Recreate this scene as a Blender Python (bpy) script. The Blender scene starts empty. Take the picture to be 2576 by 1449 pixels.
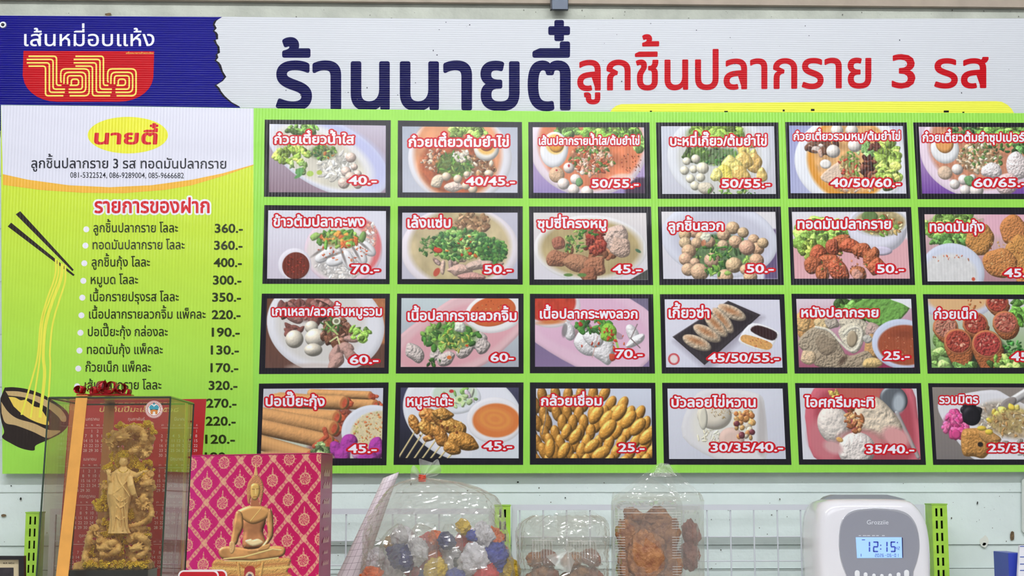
import bpy, bmesh, math, random
import numpy as np
from mathutils import Vector, Matrix, Euler, geometry
R = math.radians
SC = bpy.context.scene; COL = SC.collection
# ---------------------------------------------------------------- camera, light, exposure
FPX, YAW, TILT = 3720.0, 2.0, 7.4
cam_d = bpy.data.cameras.new('camera'); cam_d.sensor_width = 36; cam_d.lens = 36*FPX/2576
cam_d.clip_start = .05; cam_d.clip_end = 60
cam = bpy.data.objects.new('camera', cam_d); COL.objects.link(cam)
CAM = Vector((0, -3.2, 1.5)); cam.location = CAM
cam.rotation_euler = Euler((R(90+TILT), 0, R(-YAW)), 'XYZ'); SC.camera = cam
RM = np.array(cam.rotation_euler.to_matrix())
world = bpy.data.worlds.new('world'); SC.world = world; world.use_nodes = True
world.node_tree.nodes['Background'].inputs[0].default_value = (.92, .96, 1, 1)
world.node_tree.nodes['Background'].inputs[1].default_value = .42
SC.view_settings.view_transform = 'Standard'; SC.view_settings.look = 'None'
SC.view_settings.exposure = 0.0; SC.view_settings.gamma = 1; SC.view_settings.use_curve_mapping = False
SC.cycles.use_denoising = True; SC.cycles.transparent_max_bounces = 24; SC.cycles.max_bounces = 10
SC.cycles.sample_clamp_indirect = 6
LAMPS = [(x, y, 3.62) for y in (-2.2, -5.0, -7.4) for x in (-1.3, 0, 1.3)]   # ceiling tube lamps, built below
LAMP_W = [140]*3+[56]*6
def P(px, py, y=0.0):
    """photo pixel (2576x1449 frame) -> point on the vertical plane Y=y"""
    px = np.asarray(px, float); py = np.asarray(py, float)
    d = np.stack([(px-1288)/FPX, -(py-724.5)/FPX, -np.ones_like(px)], -1) @ RM.T
    t = (y-CAM.y)/d[..., 1]
    return np.array(CAM)+d*t[..., None]
def lin(c):
    c = np.asarray(c, float)/255
    return np.where(c <= .04045, c/12.92, ((c+.055)/1.055)**2.4)
# ---------------------------------------------------------------- materials
_m = {}
def nt(name):
    m = bpy.data.materials.new(name); m.use_nodes = True
    return m, m.node_tree.nodes, m.node_tree.links, m.node_tree.nodes['Principled BSDF']
def mat(name, col, rough=.5, metal=0, noise=0, nscale=30, bump=0, bscale=60, spec=.5, coat=0, emit=0, ncol=None):
    if name in _m: return _m[name]
    m, N, L, B = nt(name); _m[name] = m
    c = (*lin(col), 1); B.inputs['Base Color'].default_value = c
    B.inputs['Roughness'].default_value = rough; B.inputs['Metallic'].default_value = metal
    B.inputs['Specular IOR Level'].default_value = spec; B.inputs['Coat Weight'].default_value = coat
    tc = N.new('ShaderNodeTexCoord')
    if noise:
        n = N.new('ShaderNodeTexNoise'); n.inputs['Scale'].default_value = nscale; n.inputs['Detail'].default_value = 6
        L.new(tc.outputs['Object'], n.inputs['Vector']); r = N.new('ShaderNodeValToRGB')
        r.color_ramp.elements[0].position = .35; r.color_ramp.elements[1].position = .65
        r.color_ramp.elements[0].color = (*lin(ncol or [v*(1-noise) for v in col]), 1); r.color_ramp.elements[1].color = c
        L.new(n.outputs['Fac'], r.inputs['Fac']); L.new(r.outputs['Color'], B.inputs['Base Color'])
    if bump:
        n = N.new('ShaderNodeTexNoise'); n.inputs['Scale'].default_value = bscale; n.inputs['Detail'].default_value = 5
        L.new(tc.outputs['Object'], n.inputs['Vector']); b = N.new('ShaderNodeBump'); b.inputs['Strength'].default_value = bump
        b.inputs['Distance'].default_value = .004
        L.new(n.outputs['Fac'], b.inputs['Height']); L.new(b.outputs['Normal'], B.inputs['Normal'])
    if emit:
        B.inputs['Emission Color'].default_value = c; B.inputs['Emission Strength'].default_value = emit
    return m
def rib_group(axis, name, period, dist, warp):
    """fluted plastic relief: fine ribs plus slow waves of the sheet"""
    g = bpy.data.node_groups.new(name, 'ShaderNodeTree'); g.interface.new_socket('Normal', in_out='OUTPUT', socket_type='NodeSocketVector')
    N, L = g.nodes, g.links; ge = N.new('ShaderNodeNewGeometry'); sx = N.new('ShaderNodeSeparateXYZ'); L.new(ge.outputs['Position'], sx.inputs[0])
    mu = N.new('ShaderNodeMath'); mu.operation = 'MULTIPLY'; mu.inputs[1].default_value = 2*math.pi/period; L.new(sx.outputs[axis], mu.inputs[0])
    si = N.new('ShaderNodeMath'); si.operation = 'SINE'; L.new(mu.outputs[0], si.inputs[0])
    no = N.new('ShaderNodeTexNoise'); no.inputs['Scale'].default_value = 5; no.inputs['Detail'].default_value = 1.5
    mp = N.new('ShaderNodeMapping'); mp.inputs['Scale'].default_value = (.35, 1, 1.5); L.new(ge.outputs['Position'], mp.inputs[0]); L.new(mp.outputs[0], no.inputs['Vector'])
    b2 = N.new('ShaderNodeBump'); b2.inputs['Strength'].default_value = 1; b2.inputs['Distance'].default_value = warp; L.new(no.outputs['Fac'], b2.inputs['Height'])
    b1 = N.new('ShaderNodeBump'); b1.inputs['Strength'].default_value = 1; b1.inputs['Distance'].default_value = dist
    L.new(si.outputs[0], b1.inputs['Height']); L.new(b2.outputs['Normal'], b1.inputs['Normal'])
    o = N.new('NodeGroupOutput'); L.new(b1.outputs['Normal'], o.inputs[0]); return g
RIB_V = rib_group(0, 'vertical_flutes', .0069, .00013, .006)
RIB_H = rib_group(2, 'horizontal_flutes', .0050, .00016, .003)
def printed(name, col=None, g=None, rough=.22, spec=.3, noise=0, col2=None, zr=None):
    """ink on the fluted sheet; col None = colours from the painted attribute; col2 + zr = printed colour blend by height"""
    if name in _m: return _m[name]
    m, N, L, B = nt(name); _m[name] = m
    B.inputs['Roughness'].default_value = rough; B.inputs['Specular IOR Level'].default_value = spec
    if col is None:
        a = N.new('ShaderNodeAttribute'); a.attribute_name = 'ink'; L.new(a.outputs['Color'], B.inputs['Base Color'])
    else: B.inputs['Base Color'].default_value = (*lin(col), 1)
    if col2 is not None:
        ge = N.new('ShaderNodeNewGeometry'); sx = N.new('ShaderNodeSeparateXYZ'); L.new(ge.outputs['Position'], sx.inputs[0])
        mr = N.new('ShaderNodeMapRange'); mr.inputs[1].default_value, mr.inputs[2].default_value = zr; L.new(sx.outputs[2], mr.inputs[0])
        mx = N.new('ShaderNodeMixRGB'); mx.inputs[1].default_value = (*lin(col), 1); mx.inputs[2].default_value = (*lin(col2), 1)
        L.new(mr.outputs[0], mx.inputs[0]); L.new(mx.outputs[0], B.inputs['Base Color'])
    if g:
        n = N.new('ShaderNodeGroup'); n.node_tree = g; L.new(n.outputs[0], B.inputs['Normal'])
    return m
def film(name, haze=.07, tint=(235, 236, 232), bump=1.0, bscale=26, gl=.9, rough=.06, edge=.55):
    """thin clear plastic: see-through, reflective where it turns away, slightly milky"""
    if name in _m: return _m[name]
    m, N, L, B = nt(name); _m[name] = m; N.remove(B); out = N['Material Output']
    tr = N.new('ShaderNodeBsdfTransparent'); tr.inputs[0].default_value = (*lin((250, 250, 248)), 1)
    gs = N.new('ShaderNodeBsdfGlossy'); gs.inputs['Roughness'].default_value = rough; gs.inputs['Color'].default_value = (gl, gl, gl, 1)
    df = N.new('ShaderNodeBsdfDiffuse'); df.inputs[0].default_value = (*lin(tint), 1)
    tc = N.new('ShaderNodeTexCoord'); n = N.new('ShaderNodeTexNoise'); n.inputs['Scale'].default_value = bscale; n.inputs['Detail'].default_value = 5
    n.noise_type = 'RIDGED_MULTIFRACTAL'; L.new(tc.outputs['Object'], n.inputs['Vector'])
    b = N.new('ShaderNodeBump'); b.inputs['Strength'].default_value = bump; b.inputs['Distance'].default_value = .004
    L.new(n.outputs['Fac'], b.inputs['Height'])
    for s in (gs, df): L.new(b.outputs['Normal'], s.inputs['Normal'])
    lw = N.new('ShaderNodeLayerWeight'); lw.inputs['Blend'].default_value = .5; L.new(b.outputs['Normal'], lw.inputs['Normal'])
    pw = N.new('ShaderNodeMath'); pw.operation = 'POWER'; pw.inputs[1].default_value = 2.6; L.new(lw.outputs['Facing'], pw.inputs[0])
    mr = N.new('ShaderNodeMapRange'); mr.inputs[3].default_value = .07; mr.inputs[4].default_value = edge; L.new(pw.outputs[0], mr.inputs[0])
    m1 = N.new('ShaderNodeMixShader'); L.new(mr.outputs[0], m1.inputs[0]); L.new(tr.outputs[0], m1.inputs[1]); L.new(gs.outputs[0], m1.inputs[2])
    m2 = N.new('ShaderNodeMixShader'); m2.inputs[0].default_value = haze; L.new(m1.outputs[0], m2.inputs[1]); L.new(df.outputs[0], m2.inputs[2])
    L.new(m2.outputs[0], out.inputs[0]); return m
# ---------------------------------------------------------------- objects
def props(o, label=None, cat=None, group=None, kind=None):
    for k, v in (('label', label), ('category', cat), ('group', group), ('kind', kind)):
        if v: o[k] = v
    return o
def thing(name, loc, label, cat, group=None):
    o = bpy.data.objects.new(name, None); COL.objects.link(o); o.location = [float(v) for v in loc]; o.empty_display_size = .02
    return props(o, label, cat, group)
def wloc(o):
    v = Vector((0, 0, 0))
    while o: v = v+o.location; o = o.parent
    return v
def obj(name, V, F, m, parent=None, smooth=False, label=None, kind=None, origin=None):
    """one mesh object from WORLD coordinates"""
    me = bpy.data.meshes.new(name); V = np.asarray(V, float).reshape(-1, 3)
    pl = wloc(parent) if parent else Vector((0, 0, 0))
    if origin is None: origin = (V.min(0)+V.max(0))/2 if len(V) else (0, 0, 0)
    origin = Vector([float(t) for t in origin])
    me.from_pydata((V-np.array(origin)).tolist(), [], F if isinstance(F, list) else F.tolist()); me.update()
    if smooth: me.polygons.foreach_set('use_smooth', [True]*len(me.polygons))
    for x in (m if isinstance(m, (list, tuple)) else [m]): me.materials.append(x)
    o = bpy.data.objects.new(name, me); COL.objects.link(o); o.location = origin-pl
    if parent: o.parent = parent
    return props(o, label, kind=kind)
class MB:
    def __init__(s): s.V = []; s.F = []
    def add(s, V, F):
        n = len(s.V); s.V += [tuple(map(float, v)) for v in V]; s.F += [tuple(int(i)+n for i in f) for f in F]; return s
    def box(s, a, b):
        (x0, y0, z0), (x1, y1, z1) = a, b
        return s.add([(x0, y0, z0), (x1, y0, z0), (x1, y1, z0), (x0, y1, z0), (x0, y0, z1), (x1, y0, z1), (x1, y1, z1), (x0, y1, z1)],
                     [(0, 3, 2, 1), (4, 5, 6, 7), (0, 1, 5, 4), (1, 2, 6, 5), (2, 3, 7, 6), (3, 0, 4, 7)])
    def prism(s, Fr, Bk):                # front ring and back ring of equal length (front seen counter-clockwise)
        n = len(Fr)
        return s.add(list(Fr)+list(Bk), [tuple(range(n)), tuple(range(2*n-1, n-1, -1))]+[(i, i+n, (i+1) % n+n, (i+1) % n) for i in range(n)])
    def tube(s, pts, r, n=8, cap=True, flat=1.0):
        pts = [Vector([float(t) for t in p]) for p in pts]; rs = r if hasattr(r, '__len__') else [r]*len(pts)
        t0 = (pts[1]-pts[0]).normalized(); up = Vector((0, 0, 1)) if abs(t0.z) < .9 else Vector((0, 1, 0))
        u = t0.cross(up).normalized(); rings = []; V = []
        for i, p in enumerate(pts):
            t = (pts[min(i+1, len(pts)-1)]-pts[max(i-1, 0)]).normalized(); u = (u-t*u.dot(t)).normalized(); w = t.cross(u)
            for k in range(n):
                a = 2*math.pi*k/n; V.append(p+(u*math.cos(a)+w*math.sin(a)*flat)*rs[i])
        F = [(i*n+k, i*n+(k+1) % n, (i+1)*n+(k+1) % n, (i+1)*n+k) for i in range(len(pts)-1) for k in range(n)]
        if cap: F += [tuple(range(n-1, -1, -1)), tuple(range((len(pts)-1)*n, len(pts)*n))]
        return s.add(V, F)
    def rings(s, RG, c0=True, c1=True):  # loft closed rings
        n = len(RG[0]); V = [p for r in RG for p in r]
        F = [(i*n+k, i*n+(k+1) % n, (i+1)*n+(k+1) % n, (i+1)*n+k) for i in range(len(RG)-1) for k in range(n)]
        if c0: F.append(tuple(range(n-1, -1, -1)))
        if c1: F.append(tuple(range((len(RG)-1)*n, len(RG)*n)))
        return s.add(V, F)
    def ball(s, c, r, seg=16, rg=10, rough=0, fr=8, seed=0):
        r = np.array(r if hasattr(r, '__len__') else (r, r, r), float); V = []
        for j in range(rg+1):
            for k in range(seg):
                a, b = 2*math.pi*k/seg, math.pi*j/rg; V.append((math.sin(b)*math.cos(a), math.sin(b)*math.sin(a), math.cos(b)))
        V = np.array(V)
        if rough: V = V*(1+rough*(n3(V*fr+seed*7.3)-.5)*2)[:, None]
        V = V*r+np.array(c, float)
        return s.add(V, [(j*seg+k, (j+1)*seg+k, (j+1)*seg+(k+1) % seg, j*seg+(k+1) % seg) for j in range(rg) for k in range(seg)])
    def build(s, name, m, parent=None, **k): return obj(name, s.V, s.F, m, parent, **k)
def n3(V):
    x, y, z = V[:, 0]+50, V[:, 1]+50, V[:, 2]+50
    return (fbm(x+.6*z, y+.3*z, 3)+fbm(y+17-.4*x, z+3, 3)+fbm(z+.5*x+29, x-.4*y+11, 3))/3
def rdist(V): return (n3(V)-.5)*2
def sharp(o, ang=35):
    bm = bmesh.new(); bm.from_mesh(o.data)
    bmesh.ops.remove_doubles(bm, verts=bm.verts, dist=1e-6); bmesh.ops.recalc_face_normals(bm, faces=bm.faces)
    for e in bm.edges: e.smooth = not (len(e.link_faces) == 2 and e.calc_face_angle(0) > R(ang))
    for f in bm.faces: f.smooth = True
    bm.to_mesh(o.data); bm.free(); return o
def bevel(o, w, seg=2):
    b = o.modifiers.new('bevel', 'BEVEL'); b.width = w; b.segments = seg; b.limit_method = 'ANGLE'; b.angle_limit = R(40); return o
def remesh(name, mb, vox, m, parent=None, disp=0, fr=60, smooth_it=2, label=None):
    """join shapes into ONE continuous skin"""
    me = bpy.data.meshes.new('tmp'); me.from_pydata(mb.V, [], mb.F); o = bpy.data.objects.new('tmp', me); COL.objects.link(o)
    bm = bmesh.new(); bm.from_mesh(me); bmesh.ops.recalc_face_normals(bm, faces=bm.faces); bm.to_mesh(me); bm.free()
    md = o.modifiers.new('r', 'REMESH'); md.mode = 'VOXEL'; md.voxel_size = vox
    if smooth_it:
        s = o.modifiers.new('s', 'SMOOTH'); s.factor = .5; s.iterations = smooth_it
    dg = bpy.context.evaluated_depsgraph_get(); e = o.evaluated_get(dg); m2 = e.to_mesh()
    n = len(m2.vertices); V = np.empty(n*3); m2.vertices.foreach_get('co', V); V = V.reshape(-1, 3)
    Nn = np.empty(n*3); m2.vertex_normals.foreach_get('vector', Nn); Nn = Nn.reshape(-1, 3)
    F = [tuple(p.vertices) for p in m2.polygons]; e.to_mesh_clear(); bpy.data.objects.remove(o)
    if disp: V = V+Nn*(disp*rdist(V*fr))[:, None]
    return obj(name, V, F, m, parent, smooth=True, label=label)
def painted(name, C, quad, y, m, parent, label=None, flip=1):
    """grid of painted ink colours C (H,W,3 sRGB) on the pixel quad TL,TR,BR,BL of plane y (or 4 world points)"""
    H, W = C.shape[:2]; v, u = np.mgrid[0:H, 0:W].astype(float); u /= W-1; v /= H-1
    q = np.array(quad, float)
    if q.shape[1] == 2: q = P(q[:, 0], q[:, 1], y)
    u, v = u[..., None], v[..., None]
    V = ((q[0]*(1-u)+q[1]*u)*(1-v)+(q[3]*(1-u)+q[2]*u)*v).reshape(-1, 3)
    i = (np.arange(H-1)[:, None]*W+np.arange(W-1)).ravel()
    F = np.stack([i, i+W, i+W+1, i+1], 1)
    me = bpy.data.meshes.new(name); o0 = q.mean(0); pl = wloc(parent) if parent else Vector((0, 0, 0))
    me.vertices.add(len(V)); me.vertices.foreach_set('co', (V-o0).ravel())
    me.loops.add(F.size); me.loops.foreach_set('vertex_index', F.ravel())
    me.polygons.add(len(F)); me.polygons.foreach_set('loop_start', np.arange(0, F.size, 4))
    me.update(calc_edges=True)
    a = me.color_attributes.new('ink', 'BYTE_COLOR', 'POINT')
    a.data.foreach_set('color_srgb', np.concatenate([np.clip(C.reshape(-1, 3)/255, 0, 1), np.ones((H*W, 1))], 1).ravel())
    me.materials.append(m); o = bpy.data.objects.new(name, me); COL.objects.link(o); o.location = Vector(o0)-pl
    if parent: o.parent = parent
    return props(o, label)
# flat printed shapes on a sheet: pixel polygons triangulated and laid on plane y
def inkshape(name, polys, y, m, parent, label=None):
    V, F = [], []
    for p in polys:
        p = np.asarray(p, float); t = geometry.tessellate_polygon([[Vector((a, -b, 0)) for a, b in p]])
        n = len(V); V += P(p[:, 0], p[:, 1], y).tolist()
        for f in t:
            a, b, c = [p[i] for i in f]
            cr = (b[0]-a[0])*(c[1]-a[1])-(b[1]-a[1])*(c[0]-a[0])
            F.append(tuple(i+n for i in (f if cr < 0 else f[::-1])))
    return obj(name, V, F, m, parent, label=label)
def band(pts, w):                        # ribbon polygons of width w (px) along a pixel path
    pts = np.array(pts, float); ws = w if hasattr(w, '__len__') else [w]*len(pts)
    t = np.gradient(pts, axis=0); n = np.stack([-t[:, 1], t[:, 0]], 1); n /= np.linalg.norm(n, axis=1)[:, None]+1e-9
    A = pts+n*np.array(ws)[:, None]/2; B = pts-n*np.array(ws)[:, None]/2
    return np.concatenate([A, B[::-1]])
def rpath(pts, r, k=4):                  # round the corners of a path
    pts = [np.array(p, float) for p in pts]; out = [pts[0]]
    for i in range(1, len(pts)-1):
        a, b, c = pts[i-1], pts[i], pts[i+1]; u = (a-b)/np.linalg.norm(a-b); v = (c-b)/np.linalg.norm(c-b)
        rr = min(r, .49*np.linalg.norm(a-b), .49*np.linalg.norm(c-b))
        for j in range(k+1):
            t = j/k; out.append((b+u*rr)*(1-t)**2+b*2*t*(1-t)+(b+v*rr)*t*t)
    return out+[pts[-1]]
# ---------------------------------------------------------------- lettering (Blender's built-in font, own Thai mark placement)
_g = {}
def glyph(ch):
    if ch in _g: return _g[ch]
    def q(s, fill):
        c = bpy.data.curves.new('t', 'FONT'); c.body = s; c.size = 1; c.resolution_u = 3; c.fill_mode = fill
        o = bpy.data.objects.new('t', c); COL.objects.link(o); bpy.context.view_layer.update(); me = o.to_mesh()
        V = [tuple(v.co)[:2] for v in me.vertices]; E = [tuple(e.vertices) for e in me.edges]; F = [tuple(p.vertices) for p in me.polygons]
        o.to_mesh_clear(); bpy.data.objects.remove(o); bpy.data.curves.remove(c); return V, E, F
    if ch == ' ': _g[ch] = ([], [], [], [], .26); return _g[ch]
    V, E, F = q(ch, 'FRONT'); OV, OE, _ = q(ch, 'NONE')
    a = max(v[0] for v in q(ch+'l', 'NONE')[0])-max(v[0] for v in q('l', 'NONE')[0])
    if ch in MARKS: a = 0
    _g[ch] = (V, F, OV, OE, a); return _g[ch]
UP = '\u0e31\u0e34\u0e35\u0e36\u0e37'; TONE = '\u0e47\u0e48\u0e49\u0e4a\u0e4b\u0e4c'; MARKS = UP+TONE+'\u0e38\u0e39\u0e3a'; TALL = 'ปฝฟ'
_u = {}
def winding(p, OV, OE):                 # letter outlines may overlap themselves: inside = non-zero winding
    w = 0; x, y = p
    for i, j in OE:
        if abs(i-j) > 1: i, j = max(i, j), min(i, j)      # the closing edge of a loop
        else: i, j = min(i, j), max(i, j)
        (ax, ay), (bx, by) = OV[i], OV[j]
        if (ay <= y) != (by <= y):
            s = (bx-ax)*(y-ay)-(x-ax)*(by-ay)
            if by > ay and s > 0: w += 1
            elif by <= ay and s < 0: w -= 1
    return w
def fat(ch, r):
    key = (ch, round(r, 4))
    if key in _u: return _u[key]
    V, F, OV, OE, a = glyph(ch)
    if not V: _u[key] = (V, F); return _u[key]
    if r <= 0: res = geometry.delaunay_2d_cdt([Vector(v) for v in OV], OE, [], 1, 1e-5)
    else:
        vs = [Vector(v) for v in V]; fs = [list(f) for f in F]; k = 3 if r < .05 else 4
        for i, j in OE:
            p, q = Vector(OV[i]), Vector(OV[j]); d = q-p
            if d.length < 1e-5: continue
            b = math.atan2(d.y, d.x); n = len(vs)
            for c, s in ((q, b-math.pi/2), (p, b+math.pi/2)):
                for t in range(k+1):
                    an = s+math.pi*t/k; vs.append(c+Vector((math.cos(an), math.sin(an)))*r)
            fs.append(list(range(n, len(vs))))
        res = geometry.delaunay_2d_cdt(vs, [], fs, 1, 1e-5)
    P2 = [tuple(v) for v in res[0]]; keep = []
    for f, o in zip(res[2], res[5]):
        if (r > 0 and len(o)) or r >= .09 or winding((sum(P2[i][0] for i in f)/3, sum(P2[i][1] for i in f)/3), OV, OE) != 0: keep.append(tuple(f))
    _u[key] = (P2, keep); return _u[key]
def layout(s):
    x = 0; out = []; base = ''; hi = False
    for i, ch in enumerate(s):
        g = glyph(ch); dx = dy = 0
        if ch in MARKS:
            if base in TALL and ch in UP+TONE: dx = -.11
            if ch in TONE and (hi or (i+1 < len(s) and s[i+1] == '\u0e33')): dy = .2
            if ch in TONE and i+1 < len(s) and s[i+1] == '\u0e33': dx -= .02
            if ch in UP: hi = True
        else: base = ch; hi = False
        out.append((ch, x+dx, dy)); x += g[4]
    xs = [v[0]+px for c, px, _ in out for v in glyph(c)[0]]
    return out, min(xs), max(xs)
def text(name, s, x0, x1, base, h, y, m, parent, r=.012, halo=0, hm=None, slope=0, num=False, skew=0, hname='lettering_outline', shear=0):
    """lettering between pixels x0..x1 on baseline `base` (px), letter height h (px), on plane y"""
    L, a, b = layout(s); sx = (x1-x0)/(b-a); sy = h/(.69 if num else .556)
    def mk(nm, rad, yy, mm):
        V, F = [], []
        for i, (ch, dx, dy) in enumerate(L):
            gv, gf = fat(ch, rad)
            if not gv: continue
            g = np.array(gv); n = len(V)
            X = x0+(g[:, 0]+dx-a)*sx; Y = base-(g[:, 1]+dy)*sy+slope*(X-x0); X = X+skew*(base-Y)
            V += P(X, Y, yy-(i % 9)*1.4e-5).tolist()
            for f in gf:
                A, B, C = g[f[0]], g[f[1]], g[f[2]]; cr = (B[0]-A[0])*(C[1]-A[1])-(B[1]-A[1])*(C[0]-A[0])
                F.append(tuple(t+n for t in (f if cr > 0 else f[::-1])))
        return obj(nm, V, F, mm, parent)
    if halo: mk(hname, halo, y+2.6e-4, hm)
    return mk(name, r, y, m)
# ---------------------------------------------------------------- flat print painting (numpy only)
_tab = np.random.RandomState(7).rand(64, 64)
def vnoise(x, y):
    xi = np.floor(x).astype(int); yi = np.floor(y).astype(int)
    fx = x-xi; fy = y-yi; fx = fx*fx*(3-2*fx); fy = fy*fy*(3-2*fy)
    t = lambda a, b: _tab[a & 63, b & 63]
    return (t(xi, yi)*(1-fx)+t(xi+1, yi)*fx)*(1-fy)+(t(xi, yi+1)*(1-fx)+t(xi+1, yi+1)*fx)*fy
def fbm(x, y, o=3):
    r = 0; a = .5; s = 0
    for k in range(o):
        r = r+a*vnoise(x*2**k+17*k, y*2**k+5*k); s += a; a *= .5
    return r/s
def smooth_pts(p, n=5):
    p = np.array(p, float); q = []
    N = len(p)
    for i in range(N):
        a, b, c, d = p[i-1], p[i], p[(i+1) % N], p[(i+2) % N]
        for k in range(n):
            t = k/n
            q.append(.5*((2*b)+(c-a)*t+(2*a-5*b+4*c-d)*t*t+(3*b-3*c+d-a)*t**3))
    return np.array(q)
class Pic:
    def __init__(s, w, h, W, H, bg, seed=1):
        s.w, s.h, s.W, s.H = w, h, W, H
        s.Y, s.X = np.mgrid[0:H, 0:W].astype(float)
        s.X *= w/(W-1); s.Y *= h/(H-1); s.px = w/(W-1)
        s.c = np.zeros((H, W, 3)); s.c[:] = np.array(bg, float)
        s.r = np.random.RandomState(seed)
    def grad(s, c0, c1, ang=90):
        a = np.radians(ang); t = (s.X/s.w*np.cos(a)+s.Y/s.h*np.sin(a))
        t = ((t-t.min())/(t.max()-t.min()))[..., None]
        s.c[:] = np.array(c0, float)*(1-t)+np.array(c1, float)*t
    def box(s, x0, y0, x1, y1, m=1.5):
        f = lambda v, n: int(min(max(v, 0), n))
        return (slice(f((y0-m)/s.px, s.H), f((y1+m)/s.px+2, s.H)), slice(f((x0-m)/s.px, s.W), f((x1+m)/s.px+2, s.W)))
    def lay(s, sl, d, col, soft=.5, b=0, tex=0, ts=1.5, hl=0, amb=.55, var=0, al=1):
        X, Y = s.X[sl], s.Y[sl]
        if X.size == 0 or min(X.shape) < 2: return
        col = np.array(col, float)
        a = np.clip(.5-d/max(soft, s.px), 0, 1)*al
        C = np.broadcast_to(col, X.shape+(3,)).copy()
        if b:
            h = np.clip(-d/b, 0, 1); z = np.sqrt(np.maximum(1-(1-h)**2, 0))*b
            if tex: z = z+tex*fbm(X/ts, Y/ts)
            gy, gx = np.gradient(z, s.px)
            gx = np.clip(gx, -2, 2); gy = np.clip(gy, -2, 2)
            n = np.sqrt(gx*gx+gy*gy+1)
            l = (gx*.45+gy*.55+.72)/n
            C *= (amb+(1-amb)*1.35*np.clip(l, 0, 1.2))[..., None]
            if hl: C += (255*hl*np.clip(l, 0, 1)**14)[..., None]
        elif tex: C *= (1+tex*(fbm(X/ts, Y/ts)-.5)*2)[..., None]
        if var: C *= (1+var*(fbm(X/ts/2+9, Y/ts/2)-.5)*2)[..., None]
        a = a[..., None]
        s.c[sl] = s.c[sl]*(1-a)+np.clip(C, 0, 255)*a
    def E(s, x, y, rx, ry, col, rot=0, **k):
        R = max(rx, ry); sl = s.box(x-R, y-R, x+R, y+R)
        X, Y = s.X[sl]-x, s.Y[sl]-y; a = np.radians(rot)
        u = X*np.cos(a)+Y*np.sin(a); v = -X*np.sin(a)+Y*np.cos(a)
        d = (np.sqrt((u/rx)**2+(v/ry)**2)-1)*min(rx, ry)
        s.lay(sl, d, col, **k)
    def sdf(s, X, Y, p):
        d = np.full(X.shape, 1e9); ins = np.zeros(X.shape, bool)
        for i in range(len(p)):
            ax, ay = p[i-1]; bx, by = p[i]
            ex, ey = bx-ax, by-ay; wx, wy = X-ax, Y-ay
            t = np.clip((wx*ex+wy*ey)/(ex*ex+ey*ey+1e-12), 0, 1)
            d = np.minimum(d, (wx-ex*t)**2+(wy-ey*t)**2)
            if ay != by:
                c = (ay > Y) != (by > Y)
                ins ^= c & (X < ex*(Y-ay)/(ey)+ax)
        d = np.sqrt(d); return np.where(ins, -d, d)
    def G(s, pts, col, sm=1, **k):
        p = smooth_pts(pts, 4) if sm else np.array(pts, float)
        sl = s.box(p[:, 0].min(), p[:, 1].min(), p[:, 0].max(), p[:, 1].max())
        X, Y = s.X[sl], s.Y[sl]
        if X.size: s.lay(sl, s.sdf(X, Y, p), col, **k)
    def L(s, pts, w, col, sm=0, **k):
        p = np.array(pts, float)
        if sm:
            for _ in range(3): p = np.concatenate([p[:1], np.stack([p[:-1]*.75+p[1:]*.25, p[:-1]*.25+p[1:]*.75], 1).reshape(-1, 2), p[-1:]])
        sl = s.box(p[:, 0].min()-w, p[:, 1].min()-w, p[:, 0].max()+w, p[:, 1].max()+w)
        X, Y = s.X[sl], s.Y[sl]; d = np.full(X.shape, 1e9)
        for i in range(1, len(p)):
            ax, ay = p[i-1]; ex, ey = p[i]-p[i-1]
            t = np.clip(((X-ax)*ex+(Y-ay)*ey)/(ex*ex+ey*ey+1e-12), 0, 1)
            d = np.minimum(d, np.hypot(X-ax-ex*t, Y-ay-ey*t))
        if X.size: s.lay(sl, d-w/2, col, **k)
    def B(s, x, y, r, col, q=1, irr=.18, n=9, rot=None, **k):      # irregular lump
        a = np.linspace(0, 2*np.pi, n, endpoint=False)+s.r.rand()*6
        rr = r*(1+irr*(s.r.rand(n)*2-1)); th = np.radians(s.r.rand()*360 if rot is None else rot)
        px, py = rr*np.cos(a), rr*np.sin(a)*q
        p = [(x+u*np.cos(th)-v*np.sin(th), y+u*np.sin(th)+v*np.cos(th)) for u, v in zip(px, py)]
        k.setdefault('b', r*.6); s.G(p, col, **k)
    def S(s, n, x, y, rx, ry, r0, r1, cols, q=.6, rot=0, irr=.3, **k):   # scatter of lumps in an ellipse
        a = np.radians(rot); cols = np.array(cols, float)
        if n >= 44 and r1 >= 1.6: s.E(x, y, rx*.95, ry*.95, cols.mean(0)*.8, rot, soft=3, al=.8, tex=.35, ts=1.6); r0 *= 1.2; r1 *= 1.25
        P = []
        for i in range(n):
            t = s.r.rand()*6.283; m = np.sqrt(s.r.rand()); u, v = m*rx*np.cos(t), m*ry*np.sin(t)
            P.append((y+u*np.sin(a)+v*np.cos(a), x+u*np.cos(a)-v*np.sin(a)))
        for (yy, xx) in sorted(P):
            c = cols[s.r.randint(len(cols))]*(1+.16*(s.r.rand()*2-1))
            s.B(xx, yy, r0+(r1-r0)*s.r.rand(), np.clip(c, 0, 255), q=q*(.7+.6*s.r.rand()), irr=irr, n=6, **k)
    def lettuce(s, x, y, rx, ry, col=(150, 200, 70), n=26, r=4):
        c = np.array(col, float)
        s.S(n, x, y, rx, ry, r*.6, r, [c*.55, c*.8, c, np.minimum(c*1.2+15, 255)], q=.7, irr=.4, tex=1.6, ts=1.2, hl=.12)
    def balls(s, L, col, **k):
        for b in L: s.E(b[0], b[1], b[2], b[2]*(b[3] if len(b) > 3 else .95), np.array(col)*(.97+.05*s.r.rand()), b=b[2]*.95, **dict(dict(hl=.12, tex=.25, amb=.5), **k))
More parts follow.
